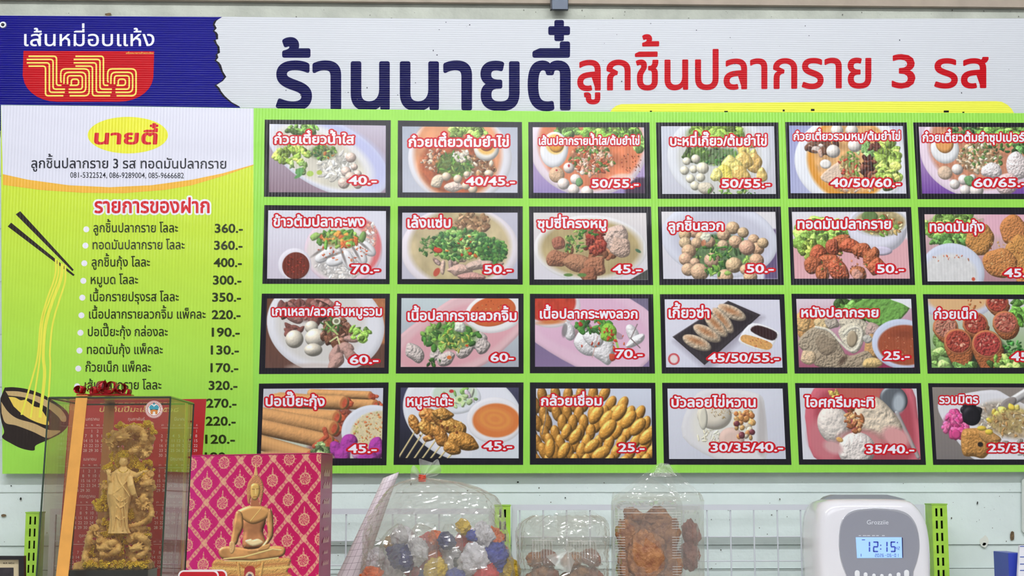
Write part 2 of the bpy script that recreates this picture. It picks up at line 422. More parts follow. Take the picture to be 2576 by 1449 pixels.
    def bowl(s, x, y, rx, ry, rim, inn, rot=0, w=.8, iy=0):
        s.E(x+1, y+1.6, rx*1.03, ry*1.03, (90, 85, 100), rot, soft=5, al=.35)
        s.E(x, y, rx, ry, rim, rot, b=3, amb=.8)
        s.E(x, y+iy, rx*w, ry*w, inn, rot, soft=1.6, var=.12, ts=4)
W3 = (232, 232, 240)
GR = [(70, 130, 50), (110, 165, 60), (45, 95, 45), (160, 200, 90)]
def d11(p):
    p.grad((198, 188, 208), (140, 112, 128), 100)
    p.E(50, 26, 57, 29, (222, 224, 240), 27, b=4, amb=.85); p.E(56, 25, 52, 25, (186, 190, 232), 27, soft=6)
    p.E(46, 27, 47, 23, (226, 224, 226), 27, soft=4); p.E(44, 29, 42, 20, (214, 208, 190), 27, soft=3, var=.1, ts=5)
    p.S(60, 58, 36, 17, 12, 2, 4, [(228, 224, 214), (236, 232, 224), (216, 210, 196)], q=.4, b=.8, tex=.8)
    p.lettuce(20, 26, 14, 8, (168, 210, 70), 40); p.lettuce(28, 4, 14, 4, (140, 200, 80), 24)
    p.lettuce(26, 36, 8, 5, (150, 195, 90), 12, 3)
    p.S(50, 46, 24, 12, 6, .8, 2, GR+[(200, 120, 60), (60, 90, 50)], q=.5)
    p.E(26, 40, 4, 2.6, (90, 160, 80), -30); p.E(35, 42, 3, 2.4, (170, 205, 80)); p.E(43, 41, 2.4, 2, (180, 200, 70)); p.E(25, 44, 4, 1.4, (80, 150, 70), -30)
    p.balls([(70, 28, 4.6), (66, 40, 4.5), (73, 36, 3), (76, 42, 3.4), (70, 45, 5), (64, 50, 5), (76, 51, 4)], (222, 196, 180), tex=.9)
def d12(p):
    p.grad((170, 178, 196), (200, 200, 214), 60)
    p.E(50, 28, 45, 40, (226, 224, 232), b=5, amb=.82); p.E(48, 24, 38, 40, (232, 150, 100), soft=5, var=.15, ts=6)
    p.E(47, 34, 32, 26, (176, 84, 46), soft=4, var=.3, ts=2)
    p.lettuce(58, 4, 15, 5, (170, 215, 90), 30)
    p.S(90, 30, 30, 12, 10, .8, 2.2, [(190, 100, 60), (214, 130, 80), (150, 70, 40), (220, 190, 160)], hl=.1)
    p.S(90, 62, 36, 18, 12, .8, 2.4, [(200, 150, 100), (226, 206, 180), (150, 90, 50), (120, 70, 40)], hl=.1)
    p.S(46, 45, 34, 16, 12, .8, 2.2, GR, q=.35)
    p.S(36, 52, 26, 8, 5, 1, 2.4, [(236, 226, 206), (220, 200, 170)], tex=1)
    p.E(73, 19, 11, 11, (238, 232, 222), b=4); p.E(73, 17, 8, 7.5, (244, 190, 90), soft=2); p.E(73, 16, 6, 5.4, (226, 96, 30), b=3, hl=.2)
    p.B(30, 48, 6.5, (226, 208, 180), q=.8, tex=1.4); p.B(44, 53, 9, (230, 206, 190), q=.5, rot=0, tex=1.6)
    p.balls([(38, 44, 4), (48, 46, 3.8, 1), (63, 49, 4), (56, 42, 3), (75, 41, 4, .8), (61, 55, 4), (55, 52, 3.6)], (232, 206, 176))
def d13(p):
    p.grad((214, 180, 214), (150, 130, 190), 90)
    p.E(98, 56, 16, 12, (66, 44, 70), soft=2)
    p.E(50, 16, 53, 45, (232, 214, 226), b=5, amb=.82); p.E(52, 14, 47, 41, (222, 120, 76), soft=4, var=.25, ts=5)
    p.S(40, 88, 34, 10, 12, .3, .8, [(150, 40, 20), (110, 60, 30)], b=.3)
    p.lettuce(30, 3, 12, 4, (90, 130, 50), 20); p.lettuce(70, 4, 26, 6, (130, 190, 60), 46); p.lettuce(96, 15, 6, 7, (150, 205, 90), 14)
    p.S(200, 52, 28, 20, 14, .8, 2.2, [(226, 180, 150), (236, 206, 186), (200, 90, 50), (176, 70, 40), (230, 150, 110), (90, 120, 50)], hl=.12)
    p.S(20, 50, 20, 10, 4, 1, 2, GR, q=.4)
    p.E(19, 20, 12.5, 16, (238, 238, 242), 8, b=4, hl=.05, amb=.7); p.E(20, 15, 8.5, 9, (246, 206, 110), soft=1.5); p.E(21, 15, 7, 7.5, (236, 160, 50), b=3, hl=.2)
    p.E(21, 42, 7, 7, (222, 180, 140), b=5, tex=1); p.balls([(32, 36, 5), (38, 46, 5), (27, 50, 5.4), (36, 55, 5.2), (48, 57, 5.6)], (240, 224, 214))
    p.B(41, 49, 4, (110, 160, 100), q=.8, tex=1); p.E(32, 34, 1, 1.4, (190, 40, 40)); p.E(21, 38, 1, .8, (190, 40, 40))
    p.E(78, 46, 12, 5, (238, 218, 208), -8, soft=2, al=.7)
def d14(p):
    p.grad((206, 210, 226), (196, 194, 206), 60)
    p.E(51, 26, 46, 38, (222, 224, 232), b=5, amb=.86); p.E(51, 27, 37, 35, (206, 206, 200), soft=4)
    p.lettuce(48, 7, 26, 9, (146, 190, 62), 70, 4.4); p.lettuce(30, 24, 12, 7, (96, 130, 50), 26)
    p.S(50, 50, 26, 22, 8, .7, 2, GR+[(60, 60, 40)], q=.4)
    p.S(14, 76, 20, 8, 8, 3, 6, [(226, 180, 80), (236, 210, 110), (210, 150, 60)], tex=1.4)
    for x, y, r, c in ((82, 32, 8, (222, 176, 90)), (72, 30, 9, (230, 190, 96)), (62, 34, 9, (236, 216, 110)), (56, 42, 9, (234, 214, 80)), (70, 42, 8, (224, 184, 90)), (48, 42, 6, (238, 226, 120)), (88, 42, 6, (226, 190, 100))):
        p.B(x, y, r, c, q=.85, tex=1.8, ts=2.4, hl=.2)
    p.balls([(22, 30, 3.6), (30, 28, 4), (20, 38, 4), (28, 37, 3.6), (36, 36, 5.4), (25, 45, 4), (34, 44, 4), (29, 51, 4.2)], (232, 224, 196))
    p.B(38, 53, 8, (216, 204, 180), q=.7, tex=.8, rot=20)
    p.S(20, 62, 56, 24, 3, 1, 2.4, GR, q=.5)
def d15(p):
    p.grad((150, 156, 210), (216, 214, 228), 20)
    p.E(54, 30, 50, 40, (232, 234, 242), b=5, amb=.86); p.E(52, 28, 37, 36, (232, 150, 40), soft=3); p.E(54, 26, 33, 32, (216, 160, 96), soft=4, var=.25, ts=3)
    p.S(26, 30, 16, 14, 9, 2, 5, [(110, 70, 50), (190, 150, 130), (226, 206, 196), (80, 50, 40)], tex=1.2)
    p.lettuce(84, 32, 11, 20, (176, 216, 80), 60, 5); p.lettuce(66, 20, 8, 7, (150, 210, 110), 16)
    p.balls([(42, 4, 5.5), (55, 4, 5.5), (57, 17, 6), (38, 22, 6)], (236, 226, 216))
    p.S(26, 68, 36, 8, 9, 2, 4.4, [(90, 40, 30), (130, 70, 50), (60, 30, 25)], hl=.1, tex=.8); p.S(12, 75, 18, 6, 3, 2, 3, [(110, 60, 50)])
    p.G([(26, 44), (42, 31), (46, 34), (45, 46), (36, 50)], (226, 196, 170), b=1.5, tex=.8); p.E(31, 33, 5, 4, (236, 230, 224), b=2)
    p.S(60, 52, 34, 9, 11, .8, 2, [(120, 170, 60), (90, 150, 60), (220, 190, 120), (200, 60, 40), (216, 180, 130)], q=.5)
    p.S(40, 55, 52, 18, 8, 1, 2.6, [(214, 180, 110), (190, 140, 100), (226, 204, 190)], q=.4)
def d16(p):
    p.grad((220, 196, 216), (110, 60, 160), 90)
    p.E(52, 20, 52, 42, (236, 212, 230), b=5, amb=.86); p.E(54, 16, 46, 38, (206, 130, 96), soft=4, var=.2)
    p.lettuce(40, 4, 16, 4, (80, 130, 60), 26); p.lettuce(75, 4, 24, 6, (120, 180, 70), 50)
    p.S(170, 52, 27, 20, 14, .8, 2, [(216, 176, 130), (230, 206, 176), (180, 120, 80), (90, 130, 60)], hl=.12)
    p.lettuce(92, 20, 10, 8, (90, 150, 70), 20); p.S(20, 66, 18, 18, 6, 1, 2.4, GR)
    p.E(22, 19, 12.5, 13, (238, 238, 240), b=4, amb=.7); p.E(22, 14, 8, 9, (238, 160, 80), b=3, hl=.15)
    p.E(21, 40, 6.5, 6, (222, 190, 160), b=4, tex=.8); p.balls([(32, 37, 5), (37, 46, 4.8), (29, 50, 4.6), (38, 55, 4.8), (48, 55, 6), (45, 44, 3)], (238, 226, 218))
    p.B(42, 47, 4.4, (110, 160, 100), tex=1); p.B(62, 38, 9, (238, 226, 224), q=.8, tex=2); p.B(84, 34, 12, (236, 220, 218), q=.9, tex=2.4, hl=.1); p.B(74, 50, 10, (230, 200, 196), tex=2)
def d21(p):
    p.grad((222, 222, 236), (206, 196, 214), 90)
    p.E(64, 34, 33, 29, (232, 206, 222), b=4, amb=.86); p.E(76, 30, 20, 24, (224, 90, 90), 0, soft=2, al=.85); p.E(61, 35, 28, 24, (226, 216, 214), soft=3)
    p.S(120, 62, 46, 22, 12, .8, 1.8, [(236, 232, 230), (222, 214, 208)], b=.5); p.S(50, 86, 22, 6, 12, .8, 1.6, [(236, 226, 222), (230, 150, 130)], b=.5)
    for x, y, r in ((48, 38, -35), (58, 42, -20), (68, 42, 70), (78, 38, 60), (84, 32, 40)):
        p.E(x, y, 9, 5, (236, 234, 236), r, b=3); p.E(x-4, y-3.5, 8.4, 1.1, (110, 100, 96), r, soft=1, al=.8)
    p.S(40, 64, 34, 22, 9, .6, 1.4, [(210, 80, 40), (226, 120, 60)], b=.4)
    p.S(60, 60, 24, 18, 7, 1.2, 3, [(110, 170, 60), (80, 130, 50), (230, 110, 50), (230, 150, 60), (160, 200, 90)], tex=1)
    p.B(40, 22, 5, (150, 190, 90), q=.6, rot=-30); p.B(80, 22, 5, (120, 160, 80), q=.6)
    p.E(23, 46, 14, 14, (230, 226, 238), b=3, amb=.86); p.E(24, 47, 11.5, 11.5, (112, 40, 26), b=1.5, amb=.8, tex=.3)
    p.S(70, 24, 47, 9, 9, .3, .8, [(190, 60, 40), (150, 40, 30), (70, 25, 20)], b=.3)
def d22(p):
    p.grad((206, 200, 216), (180, 180, 200), 40)
    p.E(50, 32, 51, 38, (232, 222, 230), b=5, amb=.86); p.E(50, 30, 44, 33, (196, 176, 130), soft=4, var=.15, ts=5)
    p.S(60, 60, 10, 16, 9, 1.5, 3.4, [(170, 130, 90), (200, 160, 120), (140, 100, 70)], tex=1)
    p.S(26, 56, 44, 30, 10, 3, 6, [(200, 168, 150), (180, 146, 130), (216, 180, 170)], q=.5, tex=1.6)
    p.S(260, 50, 28, 26, 14, .8, 2.3, [(60, 120, 50), (90, 150, 60), (130, 180, 80), (40, 80, 40), (170, 200, 110)], q=.7, hl=.1)
    p.S(110, 78, 34, 12, 12, .8, 2.3, [(40, 90, 40), (60, 120, 50), (90, 150, 60)], q=.7); p.S(40, 22, 30, 8, 8, .8, 2.2, [(60, 110, 50), (120, 150, 80)], q=.5)
    p.S(16, 52, 30, 24, 12, .8, 2, [(200, 60, 30), (220, 110, 40)]); p.E(31, 33, 4, 2.4, (210, 60, 40), 10, b=1.5); p.E(30, 52, 2.5, 4, (200, 80, 60), 30)
    p.B(50, 50, 10, (216, 176, 160), q=.45, rot=-8, tex=1.6); p.B(66, 46, 11, (206, 176, 160), q=.4, rot=-10, tex=1.6); p.B(60, 56, 12, (206, 150, 140), q=.3, rot=0, tex=2)
def d23(p):
    p.grad((222, 214, 214), (216, 212, 222), 90)
    p.E(50, 31, 50, 29, (232, 228, 230), b=4, amb=.88); p.E(50, 31, 45, 25, (182, 160, 108), soft=4, var=.12, ts=6)
    p.S(14, 54, 32, 24, 14, 3, 8, [(170, 110, 76), (150, 90, 60)], tex=2)
    p.B(72, 22, 13, (216, 186, 170), q=.9, tex=3.4, ts=2.2); p.B(76, 30, 9, (204, 170, 150), tex=3)
    p.B(22, 26, 6, (170, 100, 76), tex=2.4); p.B(20, 40, 10, (172, 112, 80), q=.8, tex=3.4, ts=1.4); p.B(38, 44, 14, (180, 124, 90), q=.5, rot=8, tex=2); p.B(54, 46, 9, (176, 112, 80), tex=2.6); p.B(48, 54, 8, (160, 96, 66), tex=2)
    p.S(50, 54, 26, 8, 10, 1.2, 3.2, [(150, 50, 36), (120, 40, 30), (176, 70, 46)], tex=1, hl=.1)
    p.S(36, 36, 26, 9, 10, 1, 3, [(50, 90, 45), (70, 120, 50), (110, 150, 60), (160, 190, 90)], q=.45, tex=.6); p.S(16, 50, 17, 14, 3, 1, 2.6, GR, q=.5)
    p.E(92, 33, 2.8, 1.3, (70, 110, 80), 30); p.E(30, 54, 4, 1.4, (90, 130, 60)); p.E(42, 54, 4, 1.6, (90, 130, 60))
    p.G([(84, 58), (100, 49), (100, 58)], (70, 70, 66), sm=0)
def d24(p):
    p.grad((224, 220, 224), (214, 212, 226), 90); p.G([(92, 15), (100, 15), (100, 58), (88, 58)], (96, 76, 120), sm=0, soft=2)
    p.E(50, 24, 51, 33, (214, 216, 232), 6, b=4, amb=.86); p.E(52, 26, 43, 27, (196, 196, 214), 6, soft=5)
    p.S(50, 50, 36, 30, 18, 1.5, 3.2, GR+[(50, 80, 40)], q=.4, tex=.6)
    L = [(62, 14, 6), (71, 18, 5), (28, 18, 5), (20, 20, 5.5), (34, 22, 5), (54, 20, 6), (80, 24, 5), (64, 26, 6), (20, 27, 5.5), (30, 27, 5), (41, 26, 5.4), (53, 29, 5), (83, 32, 6), (23, 34, 6.4), (74, 31, 7.2), (20, 41, 6), (28, 44, 4.5), (43, 42, 7), (82, 42, 6.4), (62, 46, 7.4), (22, 50, 6), (32, 52, 8), (72, 50, 5), (54, 56, 7), (76, 56, 6), (88, 27, 5)]
    for x, y, r in L: p.E(x, y, r, r*.92, (206+18*p.r.rand(), 166+14*p.r.rand(), 128+10*p.r.rand()), b=r*.9, tex=1, amb=.42, hl=.08)
    p.S(26, 50, 36, 12, 8, 1, 3, GR, q=.4); p.S(14, 48, 50, 14, 5, 1.4, 3.4, GR, q=.5); p.B(38, 22, 4.5, (226, 226, 200), tex=1.4); p.E(36, 27, 2, 3, (224, 120, 80), 20, al=.7)
def d25(p):
    p.grad((228, 226, 234), (226, 196, 206), 90)
    p.G([(-2, 30), (30, 14), (102, 24), (102, 60), (-2, 60)], (226, 164, 172), sm=0, soft=3); p.lettuce(24, 22, 20, 15, (150, 200, 72), 70, 6); p.lettuce(46, 22, 10, 8, (110, 165, 60), 20); p.lettuce(16, 34, 8, 10, (176, 214, 70), 30)
    p.E(74, 14, 26, 22, (222, 220, 236), b=8, amb=.72); p.E(76, 34, 10, 4, (206, 196, 220), b=2); p.E(76, 9, 25, 13, (206, 206, 214)); p.E(77, 9, 22, 11, (190, 170, 120), soft=1.5, var=.2)
    p.S(70, 78, 12, 18, 9, .8, 2.4, [(120, 165, 60), (220, 200, 150), (170, 110, 60), (226, 190, 110), (80, 120, 50)]); p.E(68, 4, 7, 5, (100, 130, 70), b=2)
    for x, y, r in ((42, 26, 9), (34, 31, 8), (50, 30, 9), (60, 34, 9), (22, 38, 10), (68, 40, 9), (30, 44, 9), (16, 46, 9), (72, 48, 9), (38, 50, 11), (24, 54, 8), (56, 54, 8)):
        p.B(x, y, r, (176+20*p.r.rand(), 82+16*p.r.rand(), 52), q=.75, tex=2.4, ts=1.6, hl=.1, amb=.4)
    p.S(40, 40, 44, 28, 10, .5, 1.6, [(216, 130, 90), (110, 50, 30), (110, 120, 50)], b=.5); p.B(54, 55, 5, (216, 150, 130), tex=2)
def d26(p):
    p.grad((226, 190, 190), (180, 130, 140), 90); p.lettuce(26, 12, 26, 13, (150, 204, 80), 80, 5); p.lettuce(20, 24, 16, 6, (90, 150, 60), 26); p.E(75, 8, 28, 12, (230, 170, 190), soft=5)
    for x, y, r in ((78, 14, 14), (48, 22, 14), (98, 22, 16), (84, 36, 18), (106, 44, 16), (64, 42, 15), (90, 58, 14)):
        p.B(x, y, r, (206, 140-20*p.r.rand(), 66), q=.85, irr=.08, n=14, tex=1.8, ts=1.1, amb=.45, b=5)
    p.S(60, 72, 40, 26, 20, .5, 1.2, [(150, 80, 36), (226, 170, 100)], b=.4)
    p.E(22, 50, 28, 25, (206, 212, 232), b=4, amb=.84); p.E(20, 53, 24, 19, (216, 214, 214), soft=3, var=.05)
    p.S(14, 20, 38, 18, 3, .5, 1.4, [(210, 80, 40), (226, 130, 90)]); p.E(40, 56, 1.6, 1.6, (210, 80, 50))
def d31(p):
    p.grad((110, 66, 44), (96, 62, 52), 90); p.c *= (1+.2*(fbm(p.X/2, p.Y/20)-.5))[..., None]; p.E(100, 8, 26, 30, (178, 106, 62), soft=2, tex=.1)
    p.E(50, 22, 50, 40, (226, 226, 234), 12, b=5, amb=.86); p.E(46, 20, 38, 34, (214, 210, 206), 12, soft=5); p.E(40, 58, 22, 4, (200, 180, 170), soft=2, al=.6)
    p.S(50, 38, 10, 24, 10, 3, 7, [(150, 92, 86), (124, 72, 62), (170, 116, 106), (100, 60, 50)], q=.6, tex=1.4); p.S(12, 22, 26, 8, 5, 3, 5, [(130, 76, 66)], tex=1)
    p.balls([(24, 34, 7.6, 1), (38, 24, 5.6), (42, 33, 9.2, .85), (40, 43, 7.6, .72)], (224, 214, 194), amb=.45)
    p.S(60, 60, 28, 12, 12, 1.5, 4, [(130, 80, 56), (100, 60, 40), (160, 110, 90)], tex=1.4, hl=.08)
    p.S(30, 54, 22, 8, 8, 1, 3, [(70, 120, 50), (100, 150, 60), (50, 90, 40)], q=.3); p.L([(50, 20), (60, 30)], 1.4, (170, 196, 110)); p.L([(52, 28), (60, 20)], 1.4, (120, 160, 70))
    for x, y, r in ((66, 42, 9), (58, 47, 8), (72, 48, 9), (60, 52, 9), (72, 34, 6)): p.B(x, y, r, (190, 146, 134), q=.55, tex=1.2)
    p.lettuce(78, 30, 9, 6, (130, 180, 60), 14, 4); p.E(59, 19, 3.4, 3, (226, 230, 200)); p.E(59, 19, 2, 1.8, (120, 120, 90)); p.L([(54, 36), (60, 32), (62, 38)], 1.2, (214, 220, 150))
def d32(p):
    p.grad((196, 214, 216), (160, 160, 176), 100)
    p.G([(-8, 40), (28, 10), (60, -6), (110, -6), (106, 24), (60, 62), (6, 64)], (226, 180, 186), b=3, amb=.85); p.G([(0, 44), (30, 16), (60, 4), (104, 6), (98, 24), (60, 54), (8, 60)], (222, 158, 168), soft=4)
    p.E(80, 12, 26, 17, (234, 230, 232), -12, b=3, amb=.86); p.E(78, 11, 20, 12.5, (210, 90, 34), -12, b=1.4, amb=.85, tex=.4)
    p.S(30, 78, 12, 16, 10, .4, .9, [(150, 50, 20), (230, 170, 90)], b=.3)
    for x, y, r in ((12, 46, 9), (24, 30, 6), (33, 32, 6), (40, 36, 7), (66, 36, 8), (55, 30, 6), (30, 46, 7), (38, 52, 8), (54, 44, 8), (68, 40, 8), (44, 26, 6)):
        p.B(x, y, r, (206, 192, 186), q=.8, tex=2, amb=.45)
    p.S(80, 42, 32, 24, 12, 1, 3.4, [(80, 150, 50), (120, 180, 60), (60, 110, 45), (150, 200, 90)], q=.55, tex=1); p.S(30, 46, 36, 12, 12, 1, 2.4, [(190, 190, 70), (220, 200, 90), (170, 180, 60)], q=.4)
    p.B(50, 24, 5, (220, 224, 210), tex=1.2); p.S(8, 28, 54, 6, 3, 1, 3, [(60, 110, 40), (40, 80, 36)]); p.E(41, 50, 2, 1.6, (224, 110, 40)); p.E(56, 40, 1.3, 1, (214, 70, 30))
def d33(p):
    p.grad((110, 100, 130), (130, 106, 150), 90)
    p.G([(-8, 26), (10, 4), (60, -8), (104, 14), (108, 40), (84, 64), (46, 62), (4, 40)], (226, 184, 208), b=3, amb=.88); p.G([(2, 26), (40, 0), (70, 0), (96, 22), (96, 36), (76, 52), (52, 52)], (222, 174, 202), soft=4)
    p.E(14, 6, 26, 19, (226, 216, 222), b=3, amb=.86); p.E(12, 3, 24, 17, (196, 54, 32), soft=1.5, var=.15, ts=2); p.E(14, 20, 12, 2, (214, 120, 60), -4, soft=2)
    p.S(20, 54, 30, 24, 8, 3, 6, [(110, 90, 90), (150, 120, 120)], b=1, al=.4)
    for x, y, r, q, a in ((30, 28, 8, .7, 80), (86, 30, 10, .5, 60), (88, 36, 9, .45, -30), (44, 38, 12, .8, 40), (60, 42, 13, .7, 80), (52, 34, 10, .7, 30)):
        p.B(x, y, r, (234, 230, 232), q=q, rot=a, tex=1, amb=.55)
    p.E(26, 27, 2.4, 6, (110, 105, 105), 10, soft=1, al=.8); p.L([(50, 50), (55, 32)], .8, (196, 160, 150)); p.L([(90, 22), (84, 34), (92, 42)], .9, (120, 100, 100))
    p.S(40, 52, 24, 16, 6, 1.4, 4, [(70, 140, 50), (100, 170, 60), (60, 110, 50)], q=.5, tex=1); p.B(65, 29, 8, (140, 200, 60), q=1, tex=2); p.L([(70, 32), (73, 43)], 2, (150, 205, 90))
    p.S(24, 60, 34, 22, 14, .7, 1.8, [(204, 60, 30), (214, 90, 40)]); p.B(68, 50, 3.6, (206, 70, 40)); p.B(40, 22, 2, (190, 50, 40))
def d34(p):
    p.grad((224, 222, 236), (206, 206, 226), 60)
    p.G([(7, 36), (57, 4), (86, 15), (36, 62)], (120, 110, 130), sm=0, soft=6, al=.5)
    p.G([(6, 32), (55, 1), (83, 13), (33, 56)], (52, 44, 50), sm=0, b=1.2, amb=.6, hl=.1); p.G([(12, 32), (55, 4), (78, 14), (34, 50)], (44, 37, 42), sm=0, soft=1.5)
    for x, y, a in ((58, 11, 24), (50, 18, 52), (44, 22, 46), (36, 29, 28), (27, 37, 22)):
        p.E(x, y, 13, 5.6, (214, 190, 160), a, b=4.4, tex=1.8, ts=1.8, amb=.5); p.E(x-1, y-1.5, 8, 2.2, (168, 96, 46), a, soft=3, al=.75, tex=.2)
    p.G([(64, 32), (76, 20), (97, 27), (96, 34), (86, 44), (66, 38)], (238, 238, 244), b=2, amb=.86)
    p.G([(74, 27), (80, 22), (96, 28), (92, 35)], (50, 24, 26), soft=.8, hl=.1, b=1); p.G([(66, 36), (69, 30), (91, 37), (87, 43)], (222, 160, 84), tex=.15); p.S(14, 79, 37, 9, 4, .4, .8, [(170, 80, 40)], b=.3)
    p.E(6.8, 51, 5, 5, (206, 60, 66)); p.E(6.8, 51, 3.4, 3.6, (230, 214, 214), soft=1.2)
def d35(p):
    p.grad((226, 210, 222), (160, 60, 90), 80); p.lettuce(64, 8, 28, 9, (100, 160, 60), 60, 6); p.G([(50, 6), (70, -2), (100, 2), (86, 20), (66, 22)], (110, 170, 70), b=2, tex=2, ts=3); p.G([(82, 0), (100, 0), (100, 8), (92, 4)], W3)
    p.E(92, 50, 34, 20, (146, 40, 76), soft=3)
    p.B(10, 24, 12, (222, 160, 90), tex=2.4); p.B(4, 20, 8, (230, 180, 110), tex=2); p.B(22, 20, 7, (226, 196, 140), tex=2); p.B(30, 20, 6, (190, 176, 160), tex=2)
    p.B(52, 26, 18, (206, 194, 170), q=.5, rot=20, tex=2.4); p.B(66, 28, 8, (190, 160, 150), tex=2); p.B(66, 40, 10, (200, 150, 90), tex=2)
    p.G([(0, 36), (14, 24), (28, 28), (40, 46), (36, 58), (20, 58), (6, 46)], (174, 156, 130), b=3, tex=2.4, ts=1.4); p.G([(14, 48), (28, 40), (44, 48), (60, 44), (64, 58), (18, 58)], (168, 148, 122), b=3, tex=2.6, ts=1.4)
    p.B(24, 40, 9, (132, 112, 90), tex=1, al=.5); p.G([(36, 26), (50, 20), (58, 28), (54, 42), (46, 46), (38, 36)], (216, 206, 182), b=3, tex=2); p.E(47, 34, 4.6, 7, (176, 156, 126), 10, b=2); p.L([(16, 24), (28, 26), (36, 36), (46, 46), (53, 40), (57, 26), (48, 23), (40, 30)], 2.4, (226, 218, 198), sm=1, b=1, tex=.6)
    p.B(60, 34, 4, (190, 186, 176), tex=1.6); p.B(8, 50, 7, (220, 190, 150), tex=2); p.B(64, 54, 9, (226, 190, 120), q=.5, rot=-10, tex=2); p.E(38, 52, 2, 5, (60, 40, 30), 40, soft=2, al=.7)
    p.E(90, 38, 26, 21, (200, 208, 234), b=3, amb=.85); p.E(93, 39, 24, 17, (164, 74, 42), soft=1.4, tex=.08); p.E(92, 30, 12, 4, (120, 50, 30), soft=5, al=.5); p.S(20, 88, 40, 16, 10, .4, .9, [(210, 130, 90)], b=.3)
def d36(p):
    p.grad((226, 214, 232), (120, 170, 80), 90); p.E(24, 3, 32, 14, (206, 206, 226), b=3, amb=.86); p.E(26, 1, 26, 10, (226, 176, 120), soft=2); p.S(8, 36, 4, 10, 4, .6, 1.4, [(206, 110, 50)])
    p.lettuce(86, 10, 14, 14, (110, 180, 60), 40, 5); p.G([(26, 30), (60, 34), (66, 60), (18, 60)], (42, 48, 36), soft=4); p.lettuce(6, 46, 6, 12, (140, 190, 90), 14, 6); p.lettuce(72, 42, 8, 8, (60, 140, 50), 40, 2)
    def roll(x, y, r, hh, c=(176, 66, 50)):
        p.G([(x-r, y), (x+r, y+1), (x+r*.75, y+hh), (x-r*.3, y+hh+2)], (176, 96, 50), b=4, tex=2, ts=1.3, amb=.45); p.E(x, y, r, r*.9, (204, 120, 70), b=1.4); p.E(x, y, r*.88, r*.78, c, b=1, tex=2.2, ts=1.4, amb=.4)
        p.S(14, x, y, r*.6, r*.5, .6, 1.6, [(216, 130, 110), (130, 36, 30), (226, 160, 130)], b=.5)
    roll(60, 3, 10, 9); roll(14, 24, 11, 11, (190, 120, 96)); roll(40, 21, 11, 10); roll(66, 20, 11, 12, (190, 96, 76)); roll(24, 36, 12, 20); roll(49, 38, 13, 22, (180, 60, 54)); 
    p.lettuce(66, 54, 16, 5, (150, 210, 80), 30, 5); p.lettuce(30, 57, 12, 3, (120, 180, 80), 14, 4)
def d41(p):
    p.grad((206, 206, 224), (196, 206, 176), 100); p.G([(60, 20), (74, 20), (70, 60), (34, 60)], (150, 110, 110), soft=4)
    L = [((14, 8), (92, 14), 10), ((40, 4), (88, 6), 7), ((10, 10), (66, 12), 12), ((10, 22), (60, 24), 12), ((0, 22), (58, 33), 13), ((0, 32), (54, 44), 13)]
    p.S(30, 66, 26, 14, 10, 2, 4, [(170, 80, 56), (120, 56, 40)], tex=1, al=.8)
    for a, b_, w in L:
        e = np.array(b_, float)
        p.B(e[0]+3, e[1]+1, w*.42, (196, 76, 46), tex=1.6, hl=.15); p.B(e[0]+7, e[1]+1, w*.22, (206, 86, 50), hl=.15)
        p.L([a, b_], w, (222, 158, 92), b=w*.5, amb=.42, tex=.5, ts=3); p.E(e[0]+1, e[1], w*.24, w*.42, (196, 112, 60), 15, soft=1); p.E(e[0]+2, e[1]+.5, w*.16, w*.3, (200, 80, 50), 15, tex=.2)
    p.L([(-4, 44), (44, 58)], 13, (226, 164, 96), b=6, amb=.45); p.E(42, 56, 5, 5, (200, 96, 56), b=2, tex=1); p.E(10, 58, 22, 6, (216, 160, 100), soft=2)
    p.L([(44, 48), (54, 40), (52, 34)], 4, (204, 88, 56), b=2, tex=.8); p.lettuce(50, 50, 6, 8, (150, 186, 110), 14, 5)
    p.E(92, 36, 26, 22, (222, 226, 238), b=3, amb=.86); p.E(98, 38, 24, 19, (222, 206, 160), soft=2, tex=.08); p.S(110, 92, 34, 16, 14, .5, 1.4, [(226, 140, 70), (206, 196, 110), (236, 206, 150), (216, 110, 60)], b=.4)
    for x, y, r in ((62, 50, 7), (72, 46, 9), (80, 52, 7), (68, 56, 8), (96, 50, 9), (88, 57, 8)): p.B(x, y, r, (170, 50, 160), q=.8, tex=1.6, ts=3, amb=.45)
    p.E(78, 52, 4, 6, (226, 200, 226), 20, soft=3, al=.7)
